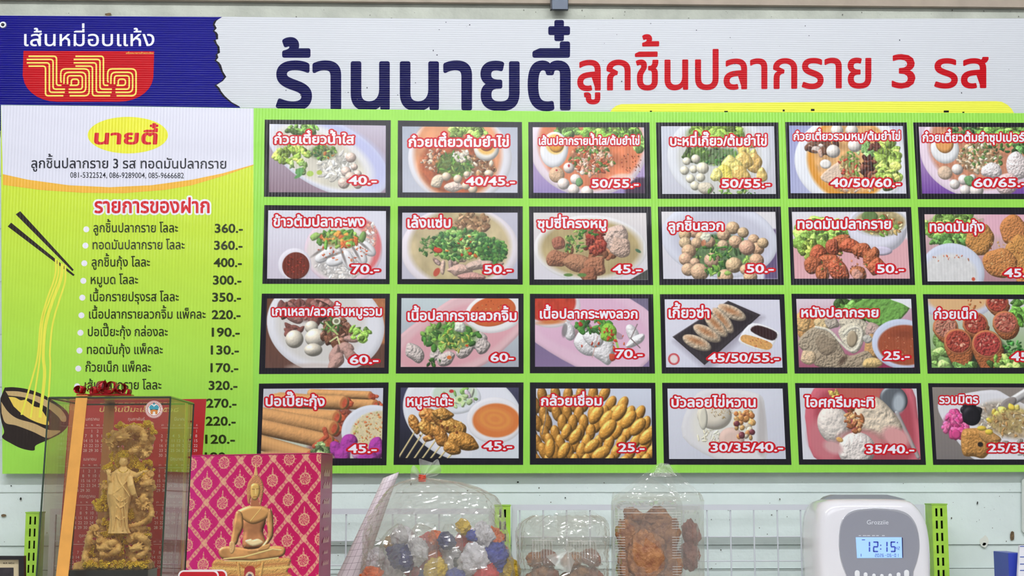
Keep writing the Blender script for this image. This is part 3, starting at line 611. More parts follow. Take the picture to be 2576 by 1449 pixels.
def d42(p):
    p.grad((60, 60, 90), (24, 24, 34), 90); p.E(53, 22, 52, 38, (226, 228, 238), 18, b=4, amb=.86); p.E(88, 50, 30, 16, (216, 220, 232), -20, soft=2)
    p.E(46, 8, 22, 14, (222, 226, 236), b=3, amb=.8); p.E(46, 5, 19, 11, (200, 220, 200), soft=1.5); p.S(18, 48, 9, 16, 7, 2, 4.4, [(190, 220, 150), (130, 180, 90), (220, 232, 200), (226, 206, 222)], q=.5, tex=.6)
    p.E(50, 10, 3.4, 3.4, (214, 232, 170)); p.E(50, 10, 1.6, 1.6, (110, 160, 70)); p.E(43, 3, 2, 1.4, (200, 40, 40))
    p.E(80, 27, 24, 19, (230, 228, 234), b=3, amb=.86); p.E(81, 27, 20, 14, (222, 116, 48), soft=1.4)
    for k in range(5): p.E(80, 26, 16-3*k, 10-1.9*k, (226+5*(k % 2), 128+14*(k % 2), 58), 8, soft=1.5)
    for k in range(7):
        a = (-2+k*6.5, 60+k*.3); b_ = (14+k*5.6, 34+k*2.8); p.L([a, b_], 1.3, (222, 200, 140), b=.6)
    for x, y, r, a in ((12, 30, 8, 70), (26, 24, 12, 30), (38, 28, 13, 40), (46, 34, 12, 20), (24, 34, 10, 40), (34, 40, 10, 60), (52, 44, 14, 10), (44, 50, 9, 30), (24, 42, 5, 0), (36, 22, 9, 10)):
        p.B(x, y, r, (186+20*p.r.rand(), 126+10*p.r.rand(), 50), q=.55, rot=a, tex=2.4, ts=2, hl=.22, amb=.4)
    p.S(20, 34, 34, 22, 12, .7, 1.8, [(120, 60, 24), (230, 180, 90)], b=.5)
def d43(p):
    p.grad((206, 212, 230), (180, 180, 196), 90)
    for row in range(8):
        for k in range(11):
            x = -6+k*10.5+(row % 2)*5+p.r.rand()*3; y = 4+row*8+p.r.rand()*2
            if y < (x-52)*.52: continue
            a = 100-min(x, 70)*.7+p.r.rand()*16
            sh = .72+.28*min(1, max(0, (x+y)/90))
            p.E(x, y, 7.4, 4.3, (214*sh, 142*sh, 46*sh), -a, b=4, tex=.6, ts=1.6, hl=.22, amb=.36)
    for x, y, a, r in ((52, 22, 125, 9), (61, 26, 125, 9), (72, 20, 130, 9), (80, 26, 130, 9), (88, 32, 132, 9), (96, 40, 135, 9), (34, 40, 125, 8), (26, 36, 115, 7), (62, 34, 130, 10), (48, 48, 140, 8), (56, 54, 150, 9), (12, 50, 95, 8), (24, 52, 120, 8)):
        p.E(x, y, r, r*.56, (222, 150, 50), a, b=r*.5, tex=.6, hl=.25, amb=.36)
    p.L([(9, 16), (8, 26), (5, 38)], .8, (120, 110, 100))
def d44(p):
    p.grad((218, 220, 234), (200, 202, 218), 60); p.G([(12, 40), (22, 8), (40, 0), (78, 4), (84, 20), (82, 60), (50, 62)], (222, 220, 224), b=4, amb=.9); p.G([(80, 6), (84, 24), (82, 54), (76, 50), (78, 20)], (186, 180, 180), soft=3)
    p.E(46, 30, 26, 22, (228, 224, 216), soft=5); p.S(30, 38, 40, 14, 8, 1.5, 3, [(234, 228, 206), (226, 218, 190)], q=.3, b=.8)
    p.E(40, 22, 15, 12, (226, 216, 198), b=8, amb=.6); p.E(54, 42, 11, 10, (224, 190, 176), b=5, amb=.7); p.E(30, 24, 4, 10, (222, 216, 196), b=2)
    p.S(50, 46, 19, 10, 6, .4, .9, [(170, 130, 60), (200, 160, 80), (120, 90, 50)], q=.4, b=.4)
    p.S(26, 66, 30, 9, 13, 1.8, 2.7, [(216, 196, 166), (214, 160, 90), (200, 130, 70), (220, 200, 150)], q=1, irr=.05, hl=.2, b=2)
    for x, y in ((59, 29), (63, 38), (72, 36), (65, 23), (63, 39)): p.E(x, y, 2.6, 2.4, (116, 50, 60), b=2, hl=.2)
    p.S(16, 66, 22, 8, 3, 1.5, 2.4, [(214, 140, 70), (200, 120, 60)], q=1, irr=.05, hl=.2)
def d45(p):
    p.grad((210, 212, 222), (220, 218, 228), 90); p.G([(4, 30), (8, 8), (24, -4), (90, -4), (100, 24), (102, 62), (18, 62)], (214, 96, 112), b=4, amb=.8); p.G([(12, 30), (20, 4), (60, -2), (88, 0), (96, 30), (88, 60), (28, 60)], (176, 66, 80), soft=4); p.E(20, 42, 14, 18, (206, 110, 120), -20, soft=6)
    p.E(52, 4, 20, 10, (196, 90, 80), soft=5); p.lettuce(30, 6, 5, 3, (226, 190, 80), 6, 3)
    p.E(80, 9, 12, 11, (90, 96, 104), 20, b=3, hl=.3); p.L([(82, 20), (98, 56)], 3.4, (170, 160, 160), b=1.6, hl=.4); p.E(84, 12, 5, 8, (170, 180, 190), 10, soft=3)
    p.E(28, 30, 14, 16, (226, 214, 204), -20, b=9, tex=1.6, ts=3, amb=.5); p.G([(44, 18), (62, 6), (78, 18), (86, 34), (70, 42), (50, 34)], (226, 206, 180), b=8, tex=2, ts=3, amb=.5); p.E(80, 40, 12, 8, (222, 150, 150), 20, soft=4); p.E(50, 44, 20, 10, (206, 130, 130), soft=5)
    p.E(46, 50, 16, 14, (232, 220, 214), -15, b=8, tex=2, ts=2.4, amb=.5); p.E(26, 48, 8, 5, (214, 160, 160), 20, soft=3)
    p.S(34, 45, 26, 8, 10, 1.4, 3.6, [(190, 110, 60), (160, 84, 46), (214, 150, 90)], tex=.8, hl=.15, q=.6); p.E(32, 42, 3, 2, (226, 170, 90), 20, b=1)
def d46(p):
    p.grad((140, 128, 120), (120, 112, 110), 90); p.G([(4, 14), (14, 8), (50, 2), (66, 8), (104, 30), (100, 60), (40, 60), (24, 50), (8, 28)], (226, 224, 232), b=3, amb=.88)
    p.E(58, 24, 24, 14, (206, 196, 184), soft=4); p.S(60, 52, 24, 18, 12, .8, 2, [(206, 186, 170), (226, 216, 204), (190, 160, 130)], q=.5)
    p.L([(80, 4), (66, 12)], 7, (190, 186, 186), b=3, hl=.3); p.E(64, 13, 8, 4, (140, 130, 126), -30, b=2)
    p.S(60, 18, 30, 11, 10, 1.6, 3.2, [(214, 60, 130), (226, 90, 150), (190, 40, 110)], q=.8, hl=.15); p.E(18, 38, 4, 4, (214, 60, 130), b=2)
    p.S(12, 33, 20, 7, 6, 4, 6, [(26, 24, 30), (34, 32, 38)], hl=.15); p.E(32, 23, 8, 8, (26, 24, 30), b=5, hl=.12)
    p.S(44, 66, 26, 20, 10, 1.8, 3.2, [(232, 206, 80), (240, 220, 100), (226, 190, 60)], q=.7, hl=.2); p.S(50, 70, 30, 24, 12, .8, 1.8, [(206, 170, 110), (190, 140, 80), (226, 210, 180)], q=.5)
    p.B(34, 44, 14, (196, 134, 60), q=.85, tex=1.6, b=6, hl=.1); p.B(46, 40, 10, (204, 146, 76), q=.6, tex=1.4); p.E(38, 46, 2.4, 2, (40, 30, 24)); p.E(46, 36, 3.4, 2.2, (240, 206, 60), 0, b=2); p.E(40, 33, 4, 2, (236, 200, 60), 0, b=2); p.lettuce(70, 48, 12, 6, (222, 216, 200), 12, 4)
DISHES = [[d11, d12, d13, d14, d15, d16], [d21, d22, d23, d24, d25, d26], [d31, d32, d33, d34, d35, d36], [d41, d42, d43, d44, d45, d46]]
def dish(r, c, W, H):
    p = Pic(100, 58, W, H, (200, 200, 210), seed=r*10+c+3); DISHES[r][c](p); g = p.c.mean(2, keepdims=True); return np.clip((p.c*.86+g*.14)*.96+6, 0, 255)
def box_art(W=300, H=280):
    K = 4.1526; p = Pic(1365/K, 1270/K, W, H, (200, 26, 96), seed=5)
    T = lambda L: [((a-205)/K, (b-190)/K) for a, b in L]
    X, Y = p.X, p.Y
    t = np.clip(X/330, 0, 1)[..., None]; p.c[:] = np.array([206, 42, 122.])*(1-t)**2+np.array([196, 22, 88.])*(1-(1-t)**2)
    gold = np.array([232, 178, 140.]); a, b = 41.3, 45.2
    Y2 = Y+.033*X; u = (X-83)/a+(Y2-15.6)/b; v = (X-83)/a-(Y2-15.6)/b
    du = np.abs((u % 2)-1); dv = np.abs((v % 2)-1); nd = np.exp(-((du+dv)/.35)**2)
    al = np.minimum(u, v)*0+(u-v)*9
    for d, q in ((du, v), (dv, u)):
        hw = .125+.05*np.cos(q*np.pi)**2
        m = np.clip((hw-d)*30, 0, 1); fil = .5+.5*np.sign(np.sin(q*22)+np.cos(d*70))*(d < hw*.75)+(d >= hw*.75)*.4
        m = m*np.clip(.35+.65*fil, 0, 1); p.c[:] = p.c*(1-m[..., None])+gold*m[..., None]
    m = nd*(.6+.4*np.cos((du+dv)*60)); p.c[:] = p.c*(1-.8*np.clip(m, 0, 1)[..., None])+gold*.8*np.clip(m, 0, 1)[..., None]
    # medallions: nearest even/even node
    ue, ve = 2*np.round(u/2), 2*np.round(v/2); xc = 83+a*(ue+ve)/2; yc = 15.6+b*(ue-ve)/2
    dx, dy = X-xc, Y2-yc-3; r = np.hypot(dx, dy); th = np.arctan2(dy, dx)
    m = (r < 13.2)*(.5+.5*np.sign(np.sin(r*1.9)+.9*np.cos(th*8+np.floor(r/3.3)*1.3)))*.9
    m = np.maximum(m, (np.abs(r-12.8) < .9)*1.); m = np.maximum(m, (r > 13)*(r < 18)*(np.abs(np.sin(th*6)) < .13)*.9)
    m = np.maximum(m, (dy < -11)*(dy > -29)*(np.abs(dx) < (dy+29)*.17+.3)*np.where(dy > -22, .55+.45*np.sign(np.sin(dy*2.2)), 1))
    m = np.clip(m, 0, 1)[..., None]; p.c[:] = p.c*(1-m)+gold*m
    g = (206, 150, 92); k = dict(b=7, amb=.36, hl=.35, var=.25, ts=9)
    p.G(T([(410, 1460), (450, 1330), (420, 1300), (480, 1270), (470, 1200), (520, 1150), (700, 1170), (1230, 1140), (1270, 1200), (1250, 1270), (1300, 1310), (1290, 1360), (1330, 1460)]), (214, 164, 96), b=6, tex=3, ts=2, amb=.5)
    for y in (1195, 1290, 1375): p.L(T([(470, y), (880, y+18), (1280, y-8)]), 4, (180, 110, 70), al=.6, soft=3)
    for y in (1230, 1320, 1410): p.L(T([(450, y), (880, y+20), (1290, y-8)]), 5, (238, 200, 120), tex=.3, ts=1, al=.8)
    p.L(T([(720, 1180), (860, 1260), (1000, 1180)]), 3, (190, 120, 60)); p.L(T([(740, 1190), (780, 1460)]), 7, (222, 172, 100), b=3, tex=2); p.L(T([(990, 1190), (950, 1460)]), 7, (222, 172, 100), b=3, tex=2)
    p.G(T([(810, 1230), (910, 1230), (905, 1380), (820, 1380)]), (170, 60, 60)); p.E(*T([(862, 1315)])[0], 11, 12, (226, 200, 170), tex=.4, ts=1); p.E(*T([(862, 1315)])[0], 6, 7, (110, 90, 110), tex=.4, ts=1)
    p.G(T([(535, 1060), (600, 1030), (760, 1040), (880, 1055), (1100, 1030), (1200, 1040), (1222, 1080), (1180, 1130), (1000, 1160), (760, 1168), (590, 1150), (540, 1110)]), g, **k)
    p.L(T([(590, 1148), (800, 1130), (1090, 1060), (1180, 1070)]), 3.5, (246, 214, 140), b=1.5); p.L(T([(600, 1165), (900, 1170), (1150, 1140)]), 3, (250, 220, 150), b=1.2)
    p.G(T([(790, 690), (850, 655), (940, 660), (1000, 690), (1010, 800), (985, 900), (1010, 1030), (790, 1050), (780, 900), (760, 800)]), (190, 128, 84), b=12, amb=.4, hl=.3, var=.3, ts=12)
    p.G(T([(700, 720), (760, 680), (850, 655), (940, 660), (1020, 680), (1060, 720), (1000, 790), (880, 830), (780, 790)]), (216, 160, 96), b=9, amb=.45, hl=.4)
    p.G(T([(700, 710), (760, 730), (775, 850), (740, 940), (715, 1010), (650, 1030), (665, 900), (680, 790)]), g, **k); p.G(T([(1040, 690), (1080, 740), (1090, 900), (1080, 960), (1010, 1040), (960, 1050), (1030, 950), (1020, 800)]), g, **k)
    p.G(T([(800, 985), (860, 965), (880, 975), (940, 965), (985, 1000), (880, 1030)]), (250, 226, 170), b=4, hl=.3, amb=.7)
    p.G(T([(640, 1000), (690, 990), (700, 1050), (680, 1095), (650, 1090)]), (226, 180, 120), b=3, tex=1.2, hl=.2); p.G(T([(960, 1040), (1060, 1010), (1040, 1060), (940, 1075)]), (214, 160, 100), b=3)
    p.L(T([(960, 680), (850, 800)]), 2.5, (238, 196, 120), b=1); p.G(T([(850, 600), (925, 600), (940, 665), (845, 665)]), (180, 112, 76), sm=0)
    p.G(T([(800, 500), (820, 430), (885, 370), (950, 420), (975, 500), (960, 620), (940, 660), (925, 560), (850, 560), (835, 640), (810, 620)]), (206, 140, 96), b=4, tex=2.4, ts=1, amb=.5)
    p.G(T([(842, 470), (885, 450), (930, 470), (938, 540), (915, 595), (885, 610), (850, 590), (838, 540)]), (224, 180, 100), b=6, hl=.3, amb=.5)
    p.L(T([(855, 505), (880, 508)]), 1.1, (120, 70, 50)); p.L(T([(900, 505), (928, 502)]), 1.1, (120, 70, 50)); p.L(T([(870, 578), (905, 576)]), 1.6, (150, 80, 50)); p.L(T([(890, 505), (893, 548)]), 1.6, (250, 224, 150))
    p.G(T([(870, 380), (875, 320), (888, 265), (900, 320), (908, 380)]), (232, 180, 120), b=2, tex=1)
    return np.clip(p.c, 0, 255)
DW, DH = 230, 134
# ================================================================ SETTING
WALL = mat('pale_green_plaster', (228, 240, 238), .75, noise=.05, nscale=6, bump=.25, bscale=90, spec=.2)
def wallmat():
    m = WALL; N, L = m.node_tree.nodes, m.node_tree.links; B = N['Principled BSDF']; src = B.inputs['Base Color'].links[0].from_socket
    tc = N.new('ShaderNodeTexCoord')
    for sc, lo, hi, colr, st in ((38, .30, .26, (70, 66, 58), .8), (7, .36, .30, (150, 155, 140), .55)):
        n = N.new('ShaderNodeTexNoise'); n.inputs['Scale'].default_value = sc; n.inputs['Detail'].default_value = 8; n.inputs['Roughness'].default_value = .75
        L.new(tc.outputs['Object'], n.inputs['Vector']); mr = N.new('ShaderNodeMapRange'); mr.inputs[1].default_value = lo; mr.inputs[2].default_value = hi
        mr.inputs[3].default_value = 0; mr.inputs[4].default_value = st; L.new(n.outputs['Fac'], mr.inputs[0])
        mx = N.new('ShaderNodeMixRGB'); mx.inputs[2].default_value = (*lin(colr), 1); L.new(mr.outputs[0], mx.inputs[0]); L.new(src, mx.inputs[1]); src = mx.outputs[0]
    L.new(src, B.inputs['Base Color'])
wallmat()
WUP = mat('grey_dusty_plaster', (196, 200, 188), .8, noise=.1, nscale=14, bump=.3, bscale=110, spec=.2)
def struct(name, a, b, m, parent=None):
    o = MB().box(a, b).build(name, m, parent)
    if not parent: o['kind'] = 'structure'
    return o
XL, XR = -3.2, 3.4
struct('floor', (XL, -9.2, -.05), (XR, 0.15, 0), mat('grey_tile_floor', (150, 146, 140), .4))
struct('ceiling', (XL, -9.2, 3.8), (XR, .15, 3.85), mat('white_ceiling', (225, 225, 222), .8))
wb = struct('wall_back', (XL, .012, 0), (XR, .15, 3.8), mat('wall_core', (170, 176, 170), .8))
# horizontal boards of the wall, each lapping the one below by its own edge
joints = [1560, 1431, 1371, 1238, 1107, 976, 845, 714, 583, 452, 321, 190, -60]
zs = [0.0]+[float(P(1288, j, 0)[2]) for j in joints]
for i in range(len(zs)-1):
    t = .0035 if i % 2 == 0 else .0055
    if i == 1: t = .010
    z1 = zs[i+1]-(.0012 if i < 3 else .0001); t = t if i < 3 else .0046
    b = MB().prism([(XL+.01, -t, zs[i]), (XR-.01, -t, zs[i]), (XR-.01, -t+.0025, z1), (XL+.01, -t+.0025, z1)],
                   [(XL+.01, .0119, zs[i]), (XR-.01, .0119, zs[i]), (XR-.01, .0119, z1), (XL+.01, .0119, z1)]).build('wall_board', WUP if i == len(zs)-2 else WALL, wb)
zt = zs[-1]
ztop = float(P(1288, 9, -.05)[2])
# upper wall and the projecting beam at the top edge of the picture
MB().box((XL+.01, -.0035, zt), (XR-.01, .0119, 3.79)).build('wall_board', WUP, wb)
BEAM = mat('beige_beam_plaster', (172, 158, 144), .8, noise=.07, nscale=20, bump=.2)
pl, pr = P(560, 1, -.018), P(2576, 18, -.018)
sl = (pr[2]-pl[2])/(pr[0]-pl[0]); zb = lambda x: pl[2]+sl*(x-pl[0])
bm_ = MB().prism([(XL+.01, -.018, zb(XL)), (XR-.01, -.018, zb(XR)), (XR-.01, -.018, 3.79), (XL+.01, -.018, 3.79)],
                 [(XL+.01, -.006, zb(XL)), (XR-.01, -.006, zb(XR)), (XR-.01, -.006, 3.79), (XL+.01, -.006, 3.79)]).build('trim_1', BEAM)
bm_['kind'] = 'structure'
# small damages of the plaster
def chip(px, py, w, h, m, name='plaster_chip', n=9, seed=0):
    rs = np.random.RandomState(seed+px); a = np.linspace(0, 2*np.pi, n, endpoint=False); rr = .7+.5*rs.rand(n)
    X, Y = px+np.cos(a)*w/2*rr, py-np.sin(a)*h/2*rr
    o = MB().prism(P(X, Y, -.0068).tolist(), P(X, Y, -.003).tolist()).build(name, m, wb); return o
BR = mat('bare_brown_board', (120, 98, 70), .9, noise=.3, nscale=200); DK = mat('dark_hole', (25, 24, 22), .9); LT = mat('white_filler', (222, 224, 216), .9)
chip(2546, 1348, 13, 30, BR); chip(2476, 1362, 28, 30, LT, 'plaster_filler'); chip(2476, 1369, 9, 9, DK, 'drill_hole', seed=1)
chip(8, 1297, 14, 7, BR); chip(52, 1254, 5, 7, DK, seed=2); chip(28, 1222, 3, 3, DK); chip(1303, 1213, 5, 4, DK, seed=3); chip(2459, 1265, 3, 8, DK, seed=4)
chip(2026, 1408, 6, 14, DK, seed=5); chip(1422, 1252, 3, 3, DK); chip(272, 36, 14, 9, BR, seed=4); chip(985, 47, 8, 4, DK)
rs = np.random.RandomState(11)
def specks(name, m, n, xr, yr, y, s0, s1, par):
    V, F = [], []
    for i in range(n):
        x, yy, w = rs.uniform(*xr), rs.uniform(*yr), s0+(s1-s0)*rs.rand()**3; h = w*rs.uniform(.4, 1.6); a = np.linspace(0, 2*np.pi, 6, endpoint=False)+rs.rand()
        k_ = len(V); V += P(x+np.cos(a)*w*(.7+.5*rs.rand(6)), yy-np.sin(a)*h*(.7+.5*rs.rand(6)), y).tolist(); F.append(tuple(range(k_, k_+6)))
    o = obj(name, V, F, m, par); o['kind'] = 'stuff'; return o
specks('dirt_specks', mat('dirt_grey', (104, 104, 96), .9), 260, (0, 2576), (1206, 1449), -.0052, .5, 2.2, wb)
specks('dirt_specks', mat('dirt_grey', (104, 104, 96), .9), 60, (0, 2576), (24, 46), -.0052, .5, 2.0, wb)
# lamps on the ceiling
GLOW = mat('lamp_glow', (255, 253, 250), .5)
for i, (x, y, z) in enumerate(LAMPS):
    t = thing('tube_lamp', (x, y, z+.03), 'white ceiling tube lamp, '+['nearest', 'middle', 'farthest'][i//3]+' row from the menu wall, '+['left', 'centre', 'right'][i % 3], 'lamp', 'ceiling tube lamps')
    MB().box((x-.62, y-.045, z+.03), (x+.62, y+.045, 3.798)).build('housing', mat('lamp_white', (230, 230, 230), .4), t)
    m, N, L, B = nt('tube_glow'); B.inputs['Emission Color'].default_value = (*lin((250, 252, 255)), 1); B.inputs['Emission Strength'].default_value = LAMP_W[i]
    MB().tube([(x-.6, y, z), (x+.6, y, z)], .019, 12).build('glass_tube', m, t)
# ================================================================ HEADER SIGN
HY = -.018
hq = [(-60, 38), (560, 42), (1300, 49), (1900, 48), (2700, 46), (2700, 330), (-60, 330)]
hs = thing('header_sign', P(1288, 330, HY), 'long white and blue fluted plastic shop sign with big Thai lettering across the top', 'sign')
WH = printed('header_white_ink', (208, 211, 217), RIB_H, .22, .09); NV = printed('header_navy_ink', (6, 5, 66), RIB_H, .22, .09)
BL = printed('header_blue_ink', (10, 8, 116), RIB_H, .22, .09); BK = printed('header_black_ink', (16, 14, 26), RIB_H, .22, .09)
RD = printed('header_red_ink', (184, 14, 26), RIB_H, .22, .09); YE = printed('header_yellow_ink', (236, 236, 84), RIB_H, .22, .09); GD = printed('header_gold_ink', (246, 222, 108), RIB_H, .22, .09)
A = np.array([(-60, 330), (2700, 330), (2700, 46), (1900, 48), (1300, 49), (560, 42), (-60, 38)], float)
MB().prism(P(A[:, 0], A[:, 1], HY).tolist(), P(A[:, 0], A[:, 1], HY+.004).tolist()).build('fluted_sheet', WH, hs)
k = 2.898
torn = [(1620, 122), (1590, 142), (1578, 152), (1565, 178), (1580, 205), (1563, 225), (1580, 236), (1590, 252), (1590, 285), (1572, 290), (1582, 318), (1600, 340), (1604, 384), (1585, 395), (1592, 420), (1576, 440), (1598, 455), (1612, 475), (1625, 520), (1650, 560), (1625, 590), (1578, 620), (1600, 640), (1612, 665), (1640, 700), (1690, 745), (1745, 775)]
tp = [(a/k, b/k) for a, b in torn]
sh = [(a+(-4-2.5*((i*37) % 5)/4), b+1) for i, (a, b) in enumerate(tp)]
inkshape('blue_field', [[(-59, 38.8), (-59, 329)]+[(640, 329)]+tp[::-1]+[(559, 42.6)]], HY-2e-4, BL, hs)
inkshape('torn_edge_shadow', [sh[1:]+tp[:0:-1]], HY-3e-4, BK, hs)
lg = [(59, 128), (388, 129), (386, 190)]+[(386-(1-math.cos(t))*86, 190+math.sin(t)*66) for t in np.linspace(.1, 1.57, 8)]+[(144-math.sin(t)*86, 190+math.cos(t)*66) for t in np.linspace(0, 1.5, 8)]+[(57, 190)]
inkshape('red_logo_field', [lg], HY-3e-4, RD, hs)
S = []
for ox in (0, 342):
    ln = [[(208, 410), (412, 410), (412, 622), (448, 622)], [(195, 433), (387, 433), (387, 650), (474, 650)], [(195, 458), (360, 458), (360, 673), (472, 673)], [(208, 482), (332, 482), (332, 698), (462, 698)],
          [(448, 602), (443, 590), (443, 502), (650, 502), (650, 698), (508, 698)], [(466, 612), (468, 527), (625, 527), (625, 673), (500, 673)], [(492, 614), (493, 552), (600, 552), (600, 650), (500, 650)], [(520, 616), (520, 577), (573, 577), (573, 622), (508, 622)]]
    for i, l in enumerate(ln):
        if ox == 342 and i == 0: l = [(208, 410)]+l[1:]
        S.append(band(rpath([((a+ox)/k, b/k) for a, b in l], 34/k if i in (4, 5) else 20/k), 3.9))
inkshape('logo_stripes', S, HY-4e-4, GD, hs)
TXW = printed('header_pale_ink', (236, 238, 246), RIB_H, .22, .09)
text('lettering', 'เส้นหมี่อบแห้ง', 61, 388, 115.5, 30, HY-4e-4, TXW, hs, r=.006)
text('lettering', 'เครื่องหมายการค้าจดทะเบียน', 317, 386, 135.5, 3.2, HY-4e-4, GD, hs, r=0)
text('lettering', 'ร้านนายตี๋', 698, 1431, 273, 116, HY-4e-4, NV, hs, r=.022)
text('lettering', 'ลูกชิ้นปลากราย', 1454, 2190, 226, 73, HY-4e-4, RD, hs, r=.016, slope=-.0087)
text('lettering', '3', 2245, 2301, 220.5, 83, HY-4e-4, RD, hs, r=.012, num=True)
text('lettering', 'รส', 2352, 2485, 219.6, 71, HY-4e-4, RD, hs, r=.016)
inkshape('yellow_band', [[(1534, 284), (1540, 274), (1550, 266), (1563, 262), (1800, 259), (2200, 255.5), (2505, 254.5), (2520, 256), (2535, 264), (2545, 274), (2552, 286), (2552, 310), (1534, 310)]], HY-2e-4, YE, hs)
inkshape('lettering', [[(x, y), (x+w, y), (x+w, y+5), (x, y+5)] for x, y, w in ((1635, 278.5, 5), (1822, 279, 9), (1969, 275.5, 5), (2040, 274, 9), (2374, 278, 13), (2421, 281, 5))], HY-3e-4, BK, hs)
c = P(8, 63, HY-.0006); g = MB().tube([c, c-np.array([0, .003, 0])], [.0078, .0068], 20); g.build('eyelet_ring', mat('eyelet_grey', (200, 200, 205), .35, metal=.5), hs)
MB().tube([c-np.array([0, .0031, 0]), c-np.array([0, .006, 0])], [.004, .0028], 12).build('screw', mat('dark_screw', (40, 38, 44), .4, metal=.6), hs)
specks('dirt_specks', mat('dirt_dark', (70, 72, 84), .9), 70, (600, 2576), (55, 250), HY-6e-4, .5, 2.0, hs)
# ================================================================ MENU BOARD
MY = -.028
mb_ = thing('menu_board', P(1288, 1190, MY), 'large green fluted plastic menu board with rows of dish photos, Thai names and prices', 'menu board')
GRN = printed('menu_green_ink', (152, 218, 84), RIB_V); A = np.array([(6, 1192), (1300, 1190.5), (2700, 1187), (2700, 285), (1500, 281), (640, 272), (300, 267), (2, 264)], float)
MB().prism(P(A[:, 0], A[:, 1], MY).tolist(), P(A[:, 0], A[:, 1], MY+.004).tolist()).build('fluted_sheet', GRN, mb_)
zlo, zhi = float(P(300, 1190, MY)[2]), float(P(300, 430, MY)[2])
YG = printed('yellow_green_ink', (160, 222, 84), RIB_V, col2=(206, 226, 62), zr=(zlo+.12, zhi))
inkshape('yellow_green_field', [[(6.5, 1191.5), (636, 1191), (638, 272.5), (300, 267.5), (2.5, 264.5)]], MY-2e-4, YG, mb_)
ot = [(7, 438), (70, 452), (173, 466), (276, 471), (380, 466), (483, 452), (560, 436), (637.5, 414)]
ob = [(637.5, 416), (560, 443), (483, 466), (414, 478), (311, 486), (207, 485), (103, 478), (7.5, 465)]
inkshape('white_field', [[(2.5, 264.5), (300, 267.5), (638, 272.5), (637.5, 414)][::-1]+[(7, 438)][:0]+[(7, 438)]+ot[1:-1]], MY-3e-4, printed('menu_white_ink', (222, 222, 236), RIB_V), mb_)
inkshape('orange_swoosh', [ot+ob], MY-4e-4, printed('orange_ink', (236, 180, 66), RIB_V), mb_)
inkshape('yellow_oval', [[(321.6+101*math.cos(t), 340+46*math.sin(t)) for t in np.linspace(0, 2*math.pi, 48, endpoint=False)]], MY-4e-4, printed('oval_yellow_ink', (232, 230, 62), RIB_V), mb_)
MR = printed('menu_red_ink', (206, 36, 44), RIB_V); MW = printed('menu_letter_white', (236, 234, 244), RIB_V); MK = printed('menu_dark_ink', (34, 34, 44), RIB_V); MG = printed('menu_dark_green_ink', (44, 54, 22), RIB_V)
text('lettering', 'นายตี๋', 238, 393, 362, 27, MY-6e-4, MR, mb_, r=.03, skew=.08)
text('lettering', 'ลูกชิ้นปลากราย 3 รส ทอดมันปลากราย', 78.7, 568.7, 422.5, 19, MY-6e-4, MK, mb_, r=.012, slope=.003)
text('lettering', '081-5322524, 086-9289004, 085-9666682', 176.7, 462.4, 447, 13.8, MY-6e-4, MK, mb_, r=.004, num=True, slope=.005)
text('lettering', 'รายการของฝาก', 238.7, 526, 535, 28, MY-6e-4, MR, mb_, r=.026, halo=.12, hm=MW)
k = 2.7864
items = [('ลูกชิ้นปลากราย โลละ', 605, 270, 655, 1247, 290, '360.-', 1508, 1700), ('ทอดมันปลากราย โลละ', 599, 384, 650, 1293, 409, '360.-', 1503, 1698), ('ลูกชิ้นกุ้ง โลละ', 591, 508, 643, 1050, 530, '400.-', 1500, 1693), ('หมูบด โลละ', 584, 631, 637, 967, 653, '300.-', 1495, 1690),
         ('เนื้อกรายปรุงรส โลละ', 577, 749, 632, 1252, 773, '350.-', 1490, 1687), ('เนื้อปลากรายลวกจิ้ม แพ็คละ', 571, 873, 625, 1440, 895, '220.-', 1487, 1684), ('ปอเปี๊ยะกุ้ง กล่องละ', 564, 995, 617, 1175, 1018, '190.-', 1487, 1678),
         ('ทอดมันกุ้ง แพ็คละ', 557, 1120, 610, 1140, 1143, '130.-', 1480, 1672), ('ก๊วยเน็ก แพ็คละ', 549, 1246, 600, 1058, 1267, '170.-', 1478, 1668), ('เส้นปลากราย โลละ', 541, 1370, 595, 1130, 1391, '320.-', 1465, 1662)]
for s, dx, dy, x0, x1, b, pr, a0, a1 in items:
    inkshape('bullet_dot', [[(dx/k+7.6*math.cos(t), 480+dy/k+7.6*math.sin(t)) for t in np.linspace(0, 2*math.pi, 20, endpoint=False)]], MY-4e-4, MW, mb_)
    text('lettering', s, x0/k, x1/k, 480+b/k, 17.5, MY-6e-4, MG, mb_, r=.014)
    text('lettering', pr, a0/k, a1/k, 480+b/k+1, 21.5, MY-6e-4, MG, mb_, r=.026, num=True)
for pr, x0, x1, b in (('270.-', 520, 594, 1025), ('220.-', 518.5, 592, 1070), ('120.-', 517, 590, 1115.5), ('190.-', 516, 588, 1160)): text('lettering', pr, x0, x1, b, 21.5, MY-6e-4, MG, mb_, r=.026, num=True)
T2 = lambda L: [(a/k, 480+b/k) for a, b in L]
CH = printed('drawing_dark_ink', (44, 36, 32), RIB_V); TN = printed('drawing_tan_ink', (196, 168, 118), RIB_V); NO = printed('drawing_noodle_ink', (236, 232, 84), RIB_V); NB = printed('drawing_noodle_bowl_ink', (236, 206, 92), RIB_V)
inkshape('chopstick_drawing', [T2([(110, 165), (142, 143), (517, 553), (508, 564)]), T2([(54, 250), (78, 223), (523, 588), (514, 598)])], MY-4e-4, CH, mb_)
